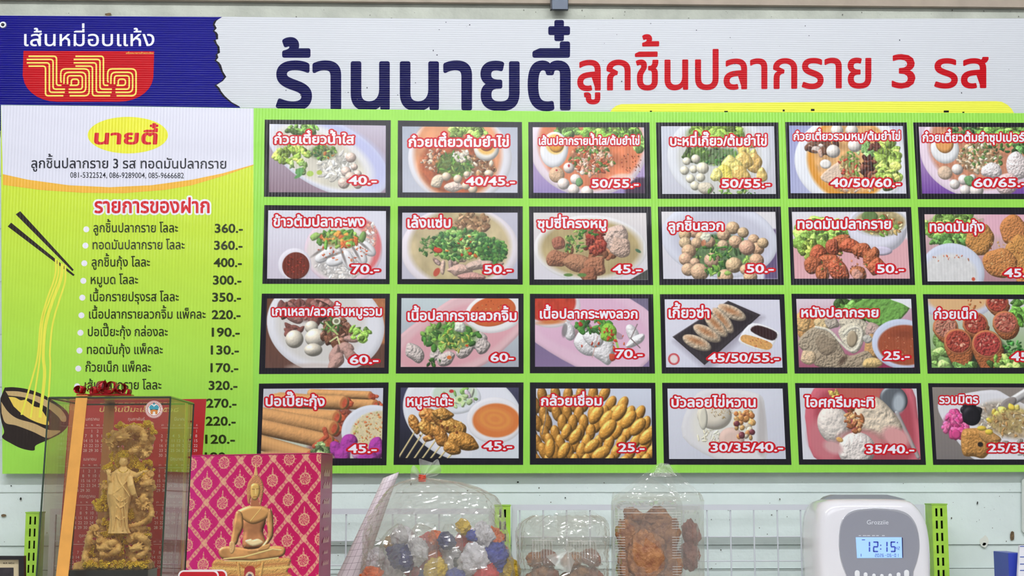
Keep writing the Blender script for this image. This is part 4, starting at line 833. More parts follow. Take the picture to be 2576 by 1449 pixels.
def sm(L, n=6):
    L = [np.array(p, float) for p in L]; L = [2*L[0]-L[1]]+L+[2*L[-1]-L[-2]]; o = []
    for i in range(1, len(L)-2):
        a, b, c, d = L[i-1:i+3]
        for q in range(n): t = q/n; o.append(.5*(2*b+(c-a)*t+(2*a-5*b+4*c-d)*t*t+(3*b-3*c+d-a)*t**3))
    return o+[L[-2]]
nood = [([(392, 475), (385, 600), (330, 760), (285, 930), (265, 1150), (230, 1300), (150, 1570)], 4.6), ([(408, 485), (405, 600), (345, 770), (302, 900), (280, 1150), (262, 1300), (215, 1590)], 4.4), ([(437, 510), (425, 620), (365, 780), (318, 950), (303, 1150), (312, 1300), (280, 1590)], 8), ([(458, 520), (455, 640), (418, 760), (370, 930), (350, 1120), (352, 1250), (330, 1620)], 4.6)]
k3 = 2.904; T3 = lambda L: [(a/k3, 950+b/k3) for a, b in L]
inkshape('bowl_drawing', [sm(T3([(35, 72), (100, 70), (200, 84), (300, 118), (400, 175), (480, 235), (507, 290), (497, 350), (440, 410), (350, 455), (262, 495), (247, 532), (160, 518), (80, 480), (16, 438), (30, 395), (10, 320), (0, 250), (3, 150)]))], MY-4e-4, CH, mb_)
inkshape('bowl_drawing_band', [sm(T3([(40, 98), (150, 103), (290, 140), (420, 210), (475, 270), (482, 318), (450, 318), (420, 280), (330, 210), (200, 150), (60, 130)])), sm(T3([(8, 175), (60, 250), (130, 300), (250, 335), (350, 380), (440, 388), (400, 420), (340, 440), (240, 395), (120, 350), (40, 330), (12, 260)]))], MY-5e-4, TN, mb_)
inkshape('bowl_drawing_noodles', [sm(T3([(62, 140), (110, 145), (150, 165), (190, 165), (250, 210), (300, 230), (360, 340), (280, 330), (180, 280), (100, 210)]))], MY-6e-4, NB, mb_)
inkshape('noodle_drawing', [band(sm(T2(l)), w) for l, w in nood], MY-7e-4, NO, mb_)
# ---- the 24 menu panels: outer black quad, inner photo quad (TL TR BR BL), name, price
PB = printed('panel_black_ink', (26, 24, 32), RIB_V, .2); PH = printed('photo_ink', None, RIB_V); HR = printed('halo_red_ink', (196, 22, 34), RIB_V)
PN = [[((666, 301, 983, 302.5, 982, 497, 664, 495), (678, 312, 970.5, 316, 970, 485, 677, 483.5), ('ก๋วยเตี๋ยวน้ำใส', 691, 890, 361, 17.5), ('40.-', 878, 946.7, 463.6), 'clear noodle soup in an oval plate'),
 ((1001, 303, 1313, 307, 1315, 499, 1000, 497), (1012, 318, 1302, 320.5, 1302, 485, 1012.6, 484), ('ก๋วยเตี๋ยวต้มยำไข่', 1029, 1279, 368.6, 18.5), ('40/45.-', 1173, 1294.5, 465.7), 'red soup noodles with a boiled egg half at right'),
 ((1329, 307, 1634, 308, 1637.5, 500, 1330, 499), (1340, 320, 1620, 320.5, 1622.7, 486.5, 1342, 485), ('เส้นปลากรายน้ำใส/ต้มยำไข่', 1356, 1608, 364, 15.5), ('50/55.-', 1489, 1606, 471.6), 'red soup with an egg half at left'),
 ((1650, 308, 1958, 308, 1963, 500, 1654.5, 500), (1663, 317.6, 1947, 317.6, 1952, 488, 1666, 488), ('บะหมี่เกี๊ยว/ต้มยำไข่', 1686.5, 1928, 365.7, 18), ('50/55.-', 1816, 1937, 471.6), 'yellow dumplings with pale balls'),
 ((1975, 307, 2281, 308, 2290.5, 500, 1982.5, 500), (1985, 316, 2271, 317, 2280, 487, 1989, 486), ('ก๋วยเตี๋ยวรวมหมู/ต้มยำไข่', 1997, 2264, 352, 15), ('40/50/60.-', 2090, 2264.7, 470), 'mixed pork noodles with lettuce at right'),
 ((2297, 308, 2606, 309, 2617, 501, 2308, 501), (2311, 319, 2597, 320, 2606, 487.5, 2320, 487), ('ก๋วยเตี๋ยวต้มยำซุปเปอร์', 2321.6, 2576, 356, 16.5), ('60/65.-', 2451, 2582, 470), 'egg, minced pork and meatballs, cut off at right')],
 [((665, 516, 982, 518.5, 980, 715, 660, 714), (675, 529, 971, 531, 970.5, 702, 672, 701), ('ข้าวต้มปลากะพง', 688.6, 916.5, 569, 19), ('70.-', 885, 953, 686.7), 'fish rice soup with a small dark red dip bowl'),
 ((1001, 518.5, 1315, 519, 1315, 716, 999.6, 715), (1012, 535, 1302, 535, 1302, 702, 1011, 702), ('เล้งแซ่บ', 1026, 1133, 572, 20), ('50.-', 1219, 1286.5, 687.6), 'bone soup heaped with green chillies'),
 ((1331, 519.4, 1638, 520, 1643, 717, 1332, 717), (1342, 535, 1625.6, 535.7, 1630, 704, 1344, 703), ('ซุปซี่โครงหมู', 1353, 1524, 573, 17.5), ('45.-', 1542.5, 1612, 686.7), 'pork rib soup in brown broth'),
 ((1655, 520, 1964, 520, 1972, 717, 1659, 717), (1664, 532.4, 1950.6, 533, 1957, 702, 1668.7, 701.6), ('ลูกชิ้นลวก', 1682, 1819, 579, 18), ('50.-', 1879, 1945.5, 685.5), 'bowl full of round brown fish balls'),
 ((1983, 521, 2292, 521, 2302, 717, 1990, 717), (1992, 533, 2279, 533, 2289, 701, 1999, 701), ('ทอดมันปลากราย', 2007, 2240.6, 575, 19), ('50.-', 2207, 2273, 686), 'reddish fish cakes beside a white bowl'),
 ((2309, 521, 2621, 522, 2632, 717, 2320, 717), (2325.5, 539, 2611, 540, 2622, 708, 2333.5, 708), ('ทอดมันกุ้ง', 2339.5, 2474.5, 582, 19), ('45.-', 2527, 2594, 696.5), 'golden shrimp cakes beside a pale dip bowl')],
 [((658.7, 738.7, 981, 738.7, 977.7, 940, 651.5, 941), (671.7, 751, 969, 751, 966.8, 925, 667, 925.7), ('เกาเหลา/ลวกจิ้มหมูรวม', 685, 960, 793.7, 17.5), ('60.-', 881, 951, 914.8), 'mixed pork bowl on a brown table'),
 ((999, 738.7, 1317, 738.7, 1317, 939.7, 995.7, 939.7), (1010, 750, 1304, 751, 1304.8, 923, 1008, 923), ('เนื้อปลากรายลวกจิ้ม', 1026.5, 1298.6, 805.5, 19), ('60-', 1235, 1291.4, 909), 'grey fish pieces and greens on a pink plate'),
 ((1333, 739, 1643, 740, 1647.7, 939.7, 1333, 939), (1345.8, 751, 1630.6, 751, 1633.7, 922.6, 1346, 922.6), ('เนื้อปลากระพงลวก', 1359, 1603, 800.8, 18), ('70.-', 1549, 1615.7, 900), 'white fish slices on a pink plate, red sauce at top left'),
 ((1660, 740, 1973, 740, 1981, 939.7, 1664.8, 939.7), (1672, 753, 1961, 754, 1968.6, 924.8, 1675.7, 924), ('เกี้ยวซ่า', 1683, 1783.7, 799, 20), ('45/50/55.-', 1782, 1959, 910), 'five fried dumplings on a black tray'),
 ((1991, 739, 2304.6, 740, 2315.5, 940, 1999, 939.7), (2003, 752, 2292, 752, 2300.6, 925, 2010, 924), ('หนังปลากราย', 2016.7, 2209, 797.4, 18), ('25.-', 2224.5, 2287.5, 904.6), 'crisp fish skin with a brown sauce bowl'),
 ((2321.7, 740, 2637, 741, 2648, 940, 2333.5, 940), (2334, 752, 2624, 753, 2634, 925, 2344, 925), ('ก๋วยเน็ก', 2351.8, 2455, 801.4, 18), ('45.-', 2544.7, 2610, 907), 'cut red sausage rolls on lettuce')],
 [((651.5, 965, 977.7, 962, 972, 1170.5, 645, 1172), (663, 978, 964, 976, 960, 1153, 656, 1153), ('ปอเปี๊ยะกุ้ง', 669, 816, 1021, 19), ('45.-', 876.7, 946.6, 1139), 'golden shrimp spring rolls with purple orchids'),
 ((995.7, 962, 1317, 962, 1316, 1169.5, 990, 1169.5), (1008, 975, 1304.8, 975, 1304.8, 1153, 1004.7, 1152), ('หมูสะเต๊ะ', 1025, 1137.7, 1020.4, 18.5), ('45.-', 1217.5, 1287.4, 1131.6), 'pork skewers with an orange peanut sauce'),
 ((1333, 962, 1648.6, 963, 1652, 1169, 1333, 1169), (1348.6, 977.6, 1638, 977.6, 1641, 1153, 1348.6, 1152.5), ('กล้วยเชื่อม', 1362, 1512.6, 1019.5, 18), ('25.-', 1556.7, 1620.7, 1136.3), 'heap of glossy candied bananas'),
 ((1665.7, 963, 1981.6, 963, 1991, 1169.5, 1670, 1169), (1679, 977.6, 1968.6, 977.6, 1977, 1154.6, 1683.4, 1154.6), ('บัวลอยไข่หวาน', 1690, 1900, 1023.5, 19), ('30/35/40.-', 1789, 1969, 1135), 'white square plate with egg and small coloured balls'),
 ((2000, 963.6, 2317, 963.6, 2329.4, 1169.5, 2010, 1169), (2011, 976, 2305.5, 977.6, 2316, 1156, 2020, 1155.5), ('ไอศกรีมกะทิ', 2025, 2197, 1023.5, 19), ('35/40.-', 2180, 2299, 1140), 'coconut ice cream scoops in a red bowl'),
 ((2334.7, 964, 2652, 965, 2665, 1169.5, 2347.5, 1169.5), (2345, 974, 2640, 975, 2652, 1156, 2356, 1155.5), ('รวมมิตร', 2363.6, 2460, 1014.8, 17), ('25/35/40.-', 2487, 2665, 1137), 'mixed sweets on a white plate with a steel spoon')]]
R4 = lambda q: [(q[i], q[i+1]) for i in (0, 2, 4, 6)]
for r in range(4):
    for c in range(6):
        o, i, nm, pr, lb = PN[r][c]
        pp = inkshape('menu_panel', [R4(o)], MY-2e-4, PB, mb_, label='printed menu panel: '+lb)
        painted('dish_photo', dish(r, c, DW, DH), R4(i), MY-4e-4, PH, pp)
        text('dish_name', nm[0], nm[1], nm[2], nm[3], nm[4], MY-1e-3, MW, pp, r=.028, halo=.14, hm=HR, hname='dish_name_outline')
        text('price', pr[0], pr[1], pr[2], pr[3], 20.3, MY-1e-3, MW, pp, r=.024, halo=.15, hm=HR, num=True, hname='price_outline')
# ================================================================ SHELF, POSTS AND WIRE PANELS
ZS = float(P(1288, 1490, -.5)[2])
def bot(px, y, z=None):
    p = P(px, 1449, y); p[2] = ZS if z is None else z; return p
def pl_(L, y): L = np.array(L, float); return [list(v) for v in P(L[:, 0], L[:, 1], y)]
GRM = mat('lime_green_enamel', (168, 216, 72), .35, noise=.06, nscale=60)
WHM = mat('white_enamel', (208, 212, 220), .35)
shelf = thing('display_shelf', (0, -.36, ZS-.02), 'long pale shelf board under the row of things below the menu board', 'shelf')
MB().box((-1.35, -.64, ZS-.02), (1.35, -.11, ZS)).build('shelf_board', mat('pale_laminate', (214, 210, 202), .45), shelf)
for x in (-1.25, 0, 1.25): MB().box((x-.02, -.62, 0), (x+.02, -.58, ZS-.0205)).build('leg', WHM, shelf)
def post(x0, x1, yt, yf, dep, label, slots, sc):
    tl, tr = P(x0, yt, yf), P(x1, yt, yf); zt = tl[2]; X0, X1 = tl[0], tr[0]; w = X1-X0; px = w/(x1-x0); t = .0018
    r = thing('slotted_post', ((X0+X1)/2, yf, 0), label, 'post', 'lime green slotted shelf posts')
    b = MB()
    b.box((X0, yf+.0019, 0), (X0+t, yf+dep, zt)); b.box((X1-t, yf+.0019, 0), (X1, yf+dep, zt)); b.box((X0+t, yf+dep-t, 0), (X1-t, yf+dep, zt-.0001))
    b.build('side_walls', GRM, r); MB().box((X0-.001, yf-.001, zt), (X1+.001, yf+dep+.001, zt+.0025)).build('end_cap', mat('green_cap', (150, 196, 74), .5), r)
    # front face pierced by two columns of slots
    xs = [X0, X0+w*slots[0], X0+w*slots[1], X0+w*slots[2], X0+w*slots[3], X1]; zz = [zt]; z = zt-8.5*px
    while z > zt-.62: zz += [z, z-20*px]; z -= 30.2*px
    zz.append(0); f = MB()
    for i in range(5):
        for j in range(len(zz)-1):
            if i in (1, 3) and j % 2 == 1 and j < len(zz)-2: continue
            f.box((xs[i], yf, zz[j+1]), (xs[i+1], yf+t, zz[j]))
    f.build('pierced_face', GRM, r)
    MB().box((X0+.004, yf+dep*.5, .01), (X1-.004, yf+dep*.5+.002, zt-.001)).build('slot_shade_sheet', mat('slot_shade_black', (18, 20, 14), .9), r)  # near-black sheet added inside, shade of the slots put into its colour
    return r
PY = -.10
post(65, 98, 1291, PY, .045, 'lime green slotted steel post at the far left, partly behind the glass case', (.3, .43, .66, .79), 1)
post(1245, 1284, 1273, PY, .045, 'lime green slotted steel post behind the big bag of coloured bundles', (.28, .41, .58, .72), 1)
post(2344, 2382, 1270, PY, .045, 'lime green slotted steel post right of the white time recorder', (.22, .36, .55, .69), 1)
def wire_panel(x0, x1, yt, label, vs, hs):
    y = -.078; a, b = P(x0, yt, y), P(x1, yt, y); w = .0115; z0 = ZS-.25
    r = thing('wire_panel', ((a[0]+b[0])/2, y, z0), label, 'wire panel', 'white wire grid panels between the posts')
    X0, X1, Z = a[0], b[0], a[2]
    f = MB().box((X0, y-w/2, Z-w), (X1, y+w/2, Z)).box((X0, y-w/2, z0), (X0+w, y+w/2, Z-w)).box((X1-w, y-w/2, z0), (X1, y+w/2, Z-w)).box((X0+w, y-w/2, z0), (X1-w, y+w/2, z0+w))
    f.build('tube_frame', WHM, r)
    for v in vs:
        x = P(v, 1330, y)[0]; MB().tube([(x, y-.002, z0+.004), (x, y-.002, Z-w/2)], .00165, 6).build('wire', WHM, r)
    for h in hs:
        z = P(1288, h, y)[2]; MB().tube([(X0+w/2, y+.0013, z), (X1-w/2, y+.0013, z)], .0014, 6).build('wire', WHM, r)
wire_panel(128, 1243, 1280, 'left white wire grid panel, behind the pink box and rolled paper', [170+58.4*i for i in range(18)], [1360, 1421.5])
wire_panel(1287, 2323, 1269.5, 'right white wire grid panel, behind the food boxes and time recorder', [1307.5+58.9*i for i in range(17)], [1351, 1412.5])
# dark bracket hanging at the top edge
a, b = P(1388, 24, -.030), P(1430, 24, -.030)
bk = thing('metal_bracket', ((a[0]+b[0])/2, -.024, a[2]), 'dark grey metal bracket end at the top edge above the header sign', 'bracket')
bevel(MB().box((a[0], -.030, a[2]), (b[0], -.0185, a[2]+.2)).build('box_arm', mat('dark_steel', (66, 72, 82), .25, metal=.7), bk), .0015)
MB().box((a[0]-.003, -.031, a[2]+.0005), (a[0]-.0002, -.0185, a[2]+.2)).build('side_plate', mat('black_steel', (34, 34, 38), .4, metal=.5), bk)
# ================================================================ WALL CALENDAR
cy = -.145
cal = thing('calendar', bot(330, cy), 'dark red calendar sheet with pale months and dates behind the glass case', 'calendar')
q = [(176, 1007), (519, 1003.4), (488, 1449), (143, 1449)]
tl, tr = P(176, 1007, cy), P(519, 1003.4, cy); bl, br = bot(143, cy), bot(487.5, cy)
MB().prism([bl, br, tr, tl], [v+np.array([0, .002, 0]) for v in (bl, br, tr, tl)]).build('card', mat('calendar_red', (168, 24, 30), .35), cal)
CP = mat('calendar_pale_ink', (226, 196, 196), .5); CG = mat('calendar_gold_ink', (220, 180, 110), .4)
MN = ['มกราคม', 'กุมภาพันธ์', 'มีนาคม', 'เมษายน', 'พฤษภาคม', 'มิถุนายน', 'กรกฎาคม', 'สิงหาคม', 'กันยายน', 'ตุลาคม', 'พฤศจิกายน', 'ธันวาคม']
DY = ['อา', 'จ.', 'อ.', 'พ.', 'พฤ', 'ศ.', 'ส.']; fd = [3, 6, 6, 2, 4, 0, 2, 5, 1, 3, 6, 1]; nd = [31, 28, 31, 30, 31, 30, 31, 31, 30, 31, 30, 31]
text('title_lettering', 'ปฏิทินปีมะเส็ง ๒๕๖๘', 250, 448, 1036, 10, cy-3e-4, CG, cal, r=.012, skew=.2)
def cells(L, y, m, parent, nm):           # many small words joined as one print
    V, F = [], []
    for s, cx, by, h, num in L:
        lay, a, b = layout(s); k = h/(.69 if num else .556)
        for ch, dx, dy in lay:
            gv, gf = fat(ch, 0)
            if not gv: continue
            g = np.array(gv); n = len(V); V += P(cx+(g[:, 0]+dx-(a+b)/2)*k*.95, by-(g[:, 1]+dy)*k, y).tolist()
            F += [tuple(t+n for t in f) for f in gf]
    o = obj(nm, V, F, m, parent); bm = bmesh.new(); bm.from_mesh(o.data)
    for f in bm.faces:
        f.normal_update()
        if f.normal.y > 0: f.normal_flip()
    bm.to_mesh(o.data); bm.free(); return o
LD, LM = [], []
for mi in range(12):
    rr, cc = divmod(mi, 3); y0 = [1058, 1158.5, 1252, 1351][rr]; x0 = 190+110*cc-.068*(y0-1058)
    LM.append((MN[mi], x0+43, y0, 6.2, 0))
    for d in range(7): LM.append((DY[d], x0+14.4*d-1, y0+13.5, 4, 0))
    for d in range(nd[mi]):
        w, c = divmod(fd[mi]+d, 7); LD.append((str(d+1), x0+14.4*c-.068*(28+12*w), y0+30+12.2*w, 7.4, 1))
cells(LM, cy-3e-4, CP, cal, 'month_lettering'); cells(LD, cy-3e-4, CP, cal, 'date_lettering')['kind'] = 'stuff'
inkshape('rule_lines', [[(x, y), (x+92, y), (x+92, y+.9), (x, y+.9)] for y0 in (1058, 1158.5, 1252, 1351) for c in range(3) for x, y in ((190+110*c-.068*(y0-1058)-4, y0+18),)], cy-3e-4, CP, cal)
# ================================================================ GLASS CASE WITH THE STATUE
def glassmat():
    m, N, L, B = nt('case_glass'); N.remove(B); out = N['Material Output']
    tr = N.new('ShaderNodeBsdfTransparent'); tr.inputs[0].default_value = (*lin((251, 251, 246)), 1)
    gs = N.new('ShaderNodeBsdfGlossy'); gs.inputs['Roughness'].default_value = .015; df = N.new('ShaderNodeBsdfDiffuse'); df.inputs[0].default_value = (*lin((190, 180, 160)), 1)
    lw0 = N.new('ShaderNodeLayerWeight'); lw0.inputs[0].default_value = .5; lw1 = N.new('ShaderNodeMath'); lw1.operation = 'POWER'; lw1.inputs[1].default_value = 4; L.new(lw0.outputs['Facing'], lw1.inputs[0]); lw = N.new('ShaderNodeMapRange'); lw.inputs[3].default_value = .03; lw.inputs[4].default_value = .7; L.new(lw1.outputs[0], lw.inputs[0])
    m1 = N.new('ShaderNodeMixShader'); L.new(lw.outputs[0], m1.inputs[0]); L.new(tr.outputs[0], m1.inputs[1]); L.new(gs.outputs[0], m1.inputs[2])
    m2 = N.new('ShaderNodeMixShader'); m2.inputs[0].default_value = .015; L.new(m1.outputs[0], m2.inputs[1]); L.new(df.outputs[0], m2.inputs[2]); L.new(m2.outputs[0], out.inputs[0]); return m
GL = glassmat(); EDG = mat('dark_glass_edge', (52, 66, 52), .2)
CF, CD = -.50, .235
F0 = [P(123, 1001, CF), P(429, 999.5, CF), bot(404, CF), bot(90.5, CF)]; zc = ZS+.012
case = thing('display_case', (F0[0]+F0[1])/2*np.array([1, 1, 0])+np.array([0, CD/2, ZS]), 'tall clear glass display case tied with an orange ribbon, over a gold statue', 'display case')
for i in (2, 3): F0[i] = F0[i]+(F0[1 if i == 2 else 0]-F0[i])*(.012/(F0[0][2]-ZS))
dv = np.array([0, CD, 0]); B0 = [p+dv for p in F0]; t_ = np.array([0, .0025, 0]); sx_ = np.array([.0025, 0, 0]); e_ = np.array([.003, 0, 0])
MB().prism([F0[3]+e_, F0[2]-e_, F0[1]-e_, F0[0]+e_], [F0[3]+e_+t_, F0[2]-e_+t_, F0[1]-e_+t_, F0[0]+e_+t_]).build('glass_pane', GL, case)
MB().prism([B0[3]+e_-t_, B0[2]-e_-t_, B0[1]-e_-t_, B0[0]+e_-t_], [B0[3]+e_, B0[2]-e_, B0[1]-e_, B0[0]+e_]).build('glass_pane', GL, case)
for s, (i, j) in ((1, (0, 3)), (-1, (1, 2))):
    d = .003; f, b = np.array([0, .003, 0]), np.array([0, CD-.003, 0])
    MB().prism([F0[j]+f, F0[j]+f+s*sx_, F0[i]+f+s*sx_, F0[i]+f], [F0[j]+b, F0[j]+b+s*sx_, F0[i]+b+s*sx_, F0[i]+b]).build('glass_pane', GL, case)
up = np.array([0, 0, .0026])
MB().prism([F0[0], F0[1], F0[1]+up, F0[0]+up], [B0[0], B0[1], B0[1]+up, B0[0]+up]).build('glass_pane', GL, case)
ed = MB()
for p, q_ in ((F0[0], F0[3]), (F0[1], F0[2]), (B0[0], B0[3]), (B0[1], B0[2])): ed.tube([p, q_], .0016, 4)
for p, q_ in ((F0[0], F0[1]), (B0[0], B0[1]), (F0[0], B0[0]), (F0[1], B0[1])): ed.tube([p, q_], .0016, 4)
ed.build('glass_edges', EDG, case)
MB().prism([bot(88, CF-.004), bot(407, CF-.004), bot(407, CF-.004, zc), bot(88, CF-.004, zc)], [v+np.array([0, CD+.008, 0]) for v in (bot(88, CF-.004), bot(407, CF-.004), bot(407, CF-.004, zc), bot(88, CF-.004, zc))]).build('base_tray', mat('black_lacquer', (22, 22, 26), .15), case)
# round sticker
sc_ = lambda r, n=40: [(387.4+r*math.cos(t), 1030+r*math.sin(t)) for t in np.linspace(0, 2*math.pi, n, endpoint=False)]
stk = inkshape('round_sticker', [sc_(22)], CF-.0008, mat('sticker_white', (234, 226, 220), .4), case)
inkshape('sticker_ring', [sc_(21)[i:i+2]+[(387.4+(p[0]-387.4)*.95, 1030+(p[1]-1030)*.95) for p in sc_(21)[i:i+2][::-1]] for i in range(39)], CF-.0011, mat('sticker_red', (180, 60, 50), .4), stk)
inkshape('sticker_emblem', [[(375, 1024), (380, 1018), (386, 1021), (387, 1024), (389, 1021), (395, 1018), (400, 1024), (397, 1032), (387, 1030), (378, 1032)], [(384, 1016), (387.4, 1012), (391, 1016), (387, 1019)]], CF-.0011, mat('sticker_teal', (60, 150, 170), .4), stk)
inkshape('sticker_gate', [[(378, 1030), (397, 1030), (396, 1042), (391, 1042), (390, 1035), (385, 1035), (384, 1042), (379, 1042)]], CF-.0011, mat('sticker_orange', (206, 130, 60), .4), stk)
rl = MB()
for a in np.linspace(.5, 2*math.pi+.2, 26): 
    c, s = math.cos(a), math.sin(a); r0 = 16.6; cx, cy_ = 387.4+c*r0, 1030+s*r0; p = [(cx-s*w-c*h*.5, cy_+c*w-s*h*.5) for w, h in ((-1.1, -3), (1.1, -3), (1.1, 3), (-1.1, 3))]
    rl.add(pl_(p[::-1], CF-.0011), [(0, 1, 2, 3)])
rl.build('sticker_lettering', mat('sticker_red', (180, 60, 50), .4), stk)
# ribbon and bow
RBN = mat('orange_gold_ribbon', (240, 172, 84), .32, noise=.06, nscale=30, bump=.1); RB2 = mat('brown_gold_ribbon', (196, 126, 70), .35)
rib = case
f0, f1, g0, g1 = P(191, 1001, CF-.001), P(220, 1001, CF-.001), bot(139, CF-.001, zc), bot(170, CF-.001, zc)
tt = np.array([0, -.0012, 0])
MB().prism([g0+tt, g1+tt, f1+tt, f0+tt], [g0, g1, f1, f0]).build('ribbon_front_band', RBN, rib)
h_ = np.array([0, 0, .0035]); h2 = np.array([0, 0, .0047])
MB().prism([f0+tt+h_, f1+tt+h_, f1+tt+h2, f0+tt+h2], [f0+h_+np.array([0, CD+.003, 0]), f1+h_+np.array([0, CD+.003, 0]), f1+h2+np.array([0, CD+.003, 0]), f0+h2+np.array([0, CD+.003, 0])]).build('ribbon_top_band', RBN, rib)
yb = CF+CD+.002; tb = np.array([0, .0012, 0])
bb = [P(263, 1012, yb), P(289, 1012, yb), bot(262, yb, zc), bot(236, yb, zc)]; MB().prism([bb[3], bb[2], bb[1], bb[0]], [v+tb for v in (bb[3], bb[2], bb[1], bb[0])]).build('ribbon_back_band', RB2, rib)
bb = [P(177, 1012, yb), P(196, 1012, yb), bot(166, yb, zc), bot(147, yb, zc)]; MB().prism([bb[3], bb[2], bb[1], bb[0]], [v+tb for v in (bb[3], bb[2], bb[1], bb[0])]).build('ribbon_back_band', RB2, rib)
bb = [P(466, 1014, CF+.19), P(471.5, 1015, CF+.21), bot(460, CF+.21, zc), bot(454, CF+.19, zc)]; sd = np.array([.0012, 0, 0])
MB().prism([bb[3], bb[2], bb[1], bb[0]], [v+sd for v in (bb[3], bb[2], bb[1], bb[0])]).build('ribbon_side_band', RBN, rib)
BOW = mat('red_foil_ribbon', (176, 16, 26), .22, metal=.35, noise=.3, nscale=60)
bow = MB().box(np.array([P(250, 1000, CF)[0], CF+.035, F0[0][2]+.005]), np.array([P(268, 1000, CF)[0], CF+.06, F0[0][2]+.017])).build('ribbon_bow', BOW, case, label='shiny dark red foil ribbon bow')
ztop_ = F0[0][2]+.0085
for i, (cx, w, h, yaw, y_) in enumerate(((203, 30, 20, -30, .02), (222, 30, 27, 15, .05), (240, 28, 24, -50, .09), (262, 34, 30, 20, .05), (283, 30, 34, -15, .06), (305, 34, 26, 35, .03), (240, 40, 14, 5, .015), (275, 44, 14, -8, .015), (320, 26, 16, -20, .06), (256, 26, 38, 60, .09), (292, 28, 18, 70, .1))):
    c = P(cx, 990, CF+y_); c[2] = ztop_; s = .00075; ya = R(yaw); rows = []
    for t in np.linspace(0, 2*math.pi, 19):
        u = math.sin(t)*w/2*s*(.75+.25*math.cos(t+2)); z = (1-math.cos(t))/2*h*s
        ax, ay = math.cos(ya), math.sin(ya); d = .0075
        rows.append((c+np.array([u*ax+ay*d, u*ay-ax*d, z]), c+np.array([u*ax-ay*d, u*ay+ax*d, z])))
    V = [p for r_ in rows for p in r_]; n = len(rows)
    o = obj('loop', V, [(2*j, 2*j+1, 2*j+3, 2*j+2) for j in range(n-1)], BOW, bow, smooth=True); sd_ = o.modifiers.new('s', 'SOLIDIFY'); sd_.thickness = .0004
MB().box(np.array([P(190, 1000, CF)[0], CF+.005, ztop_-.0035]), np.array([P(328, 1000, CF)[0], CF+.03, ztop_-.0012])).build('tail', BOW, bow)
# statue
SY = -.405
def W(x, y, d=0): return P(x/k3, 950+y/k3, SY+d)
U = .00026
TAN = mat('tan_resin', (236, 190, 112), .45, noise=.2, nscale=120, bump=.3, bscale=700, ncol=(206, 154, 84))
def foil():
    m, N, L, B = nt('gold_leaf'); B.inputs['Base Color'].default_value = (*lin((255, 214, 64)), 1); B.inputs['Metallic'].default_value = .6; B.inputs['Roughness'].default_value = .28
    tc = N.new('ShaderNodeTexCoord'); n = N.new('ShaderNodeTexVoronoi'); n.inputs['Scale'].default_value = 420; L.new(tc.outputs['Object'], n.inputs['Vector'])
    b = N.new('ShaderNodeBump'); b.inputs['Strength'].default_value = 1; b.inputs['Distance'].default_value = .0035; L.new(n.outputs['Distance'], b.inputs['Height']); L.new(b.outputs['Normal'], B.inputs['Normal']); return m
GOLD = foil()
st = thing('statue', bot(272, SY, zc), 'tan resin statue of a robed deity among dragons with gold leaf, in the glass case', 'statue')
fl = P(171, 1434.5, SY-.03); fr = P(372, 1434.5, SY-.03); zp = fl[2]
bevel(MB().box((fl[0], SY-.03, zc), (fr[0], SY+.055, zp)).build('plinth', mat('black_lacquer', (22, 22, 26), .15), st), .001)
rs = np.random.RandomState(4)
sil = {345: (870, 905), 352: (1045, 1125), 400: (800, 1125), 440: (790, 1125), 480: (790, 1115), 520: (800, 1110), 560: (815, 1090), 600: (830, 1000), 640: (790, 1105), 680: (770, 1115), 720: (800, 1120), 760: (775, 1125), 800: (745, 1130), 850: (750, 1110), 900: (720, 1105), 950: (690, 1105), 1000: (770, 1110), 1050: (700, 1105), 1100: (650, 1105), 1150: (645, 1105), 1200: (630, 1100), 1250: (620, 1100), 1300: (612, 1100), 1340: (605, 1095)}
rk = MB()
for y, (a, b) in sil.items():
    n = max(1, int((b-a)/38))
    for i in range(n+1):
        x = a+18+(b-a-36)*(i/max(n, 1)); r = 19+rs.rand()*13
        rk.ball(W(x+rs.rand()*14-7, y+rs.rand()*24-12, .012+rs.rand()*.012), (r*U, r*U*.8, r*U), 10, 7)
rk.box((fl[0]+.004, SY-.012, zp-.0002), (fr[0]-.002, SY+.035, zp+.012))
remesh('rockwork', rk, .0014, TAN, st, disp=.0035, fr=170, smooth_it=1)
gb = MB()
def gold(x, y, sx, sy, n, d=-.004):
    for i in range(n): gb.ball(W(x+rs.randn()*sx, y+rs.randn()*sy, d+rs.rand()*.006), (8+rs.rand()*9)*U, 8, 6)
for g_ in ((880, 345, 12, 12, 12), (1075, 335, 22, 8, 14), (1000, 352, 28, 5, 10), (1115, 385, 10, 16, 12), (920, 355, 15, 8, 6), (800, 430, 10, 8, 6), (735, 925, 26, 20, 34), (780, 880, 14, 14, 12), (790, 655, 22, 10, 14), (1085, 620, 18, 12, 16), (1060, 690, 24, 22, 30), (1010, 650, 26, 10, 14), (990, 740, 14, 20, 12), (815, 590, 8, 26, 10), (825, 1150, 50, 8, 30), (780, 1090, 16, 24, 12), (660, 1270, 16, 30, 20), (1075, 1200, 10, 50, 18), (950, 1000, 16, 26, 16), (760, 820, 10, 60, 10), (900, 1190, 60, 10, 24), (880, 1260, 14, 18, 12), (1000, 590, 10, 20, 8)): gold(*g_)
for i in range(150): gb.ball(W(612+rs.rand()*470, 1345+rs.rand()*42, -.022+rs.rand()*.02), (9+rs.rand()*9)*U, 8, 6)
remesh('gilded_rock', gb, .0011, GOLD, st, disp=.0025, fr=300, smooth_it=0)
dr = MB()
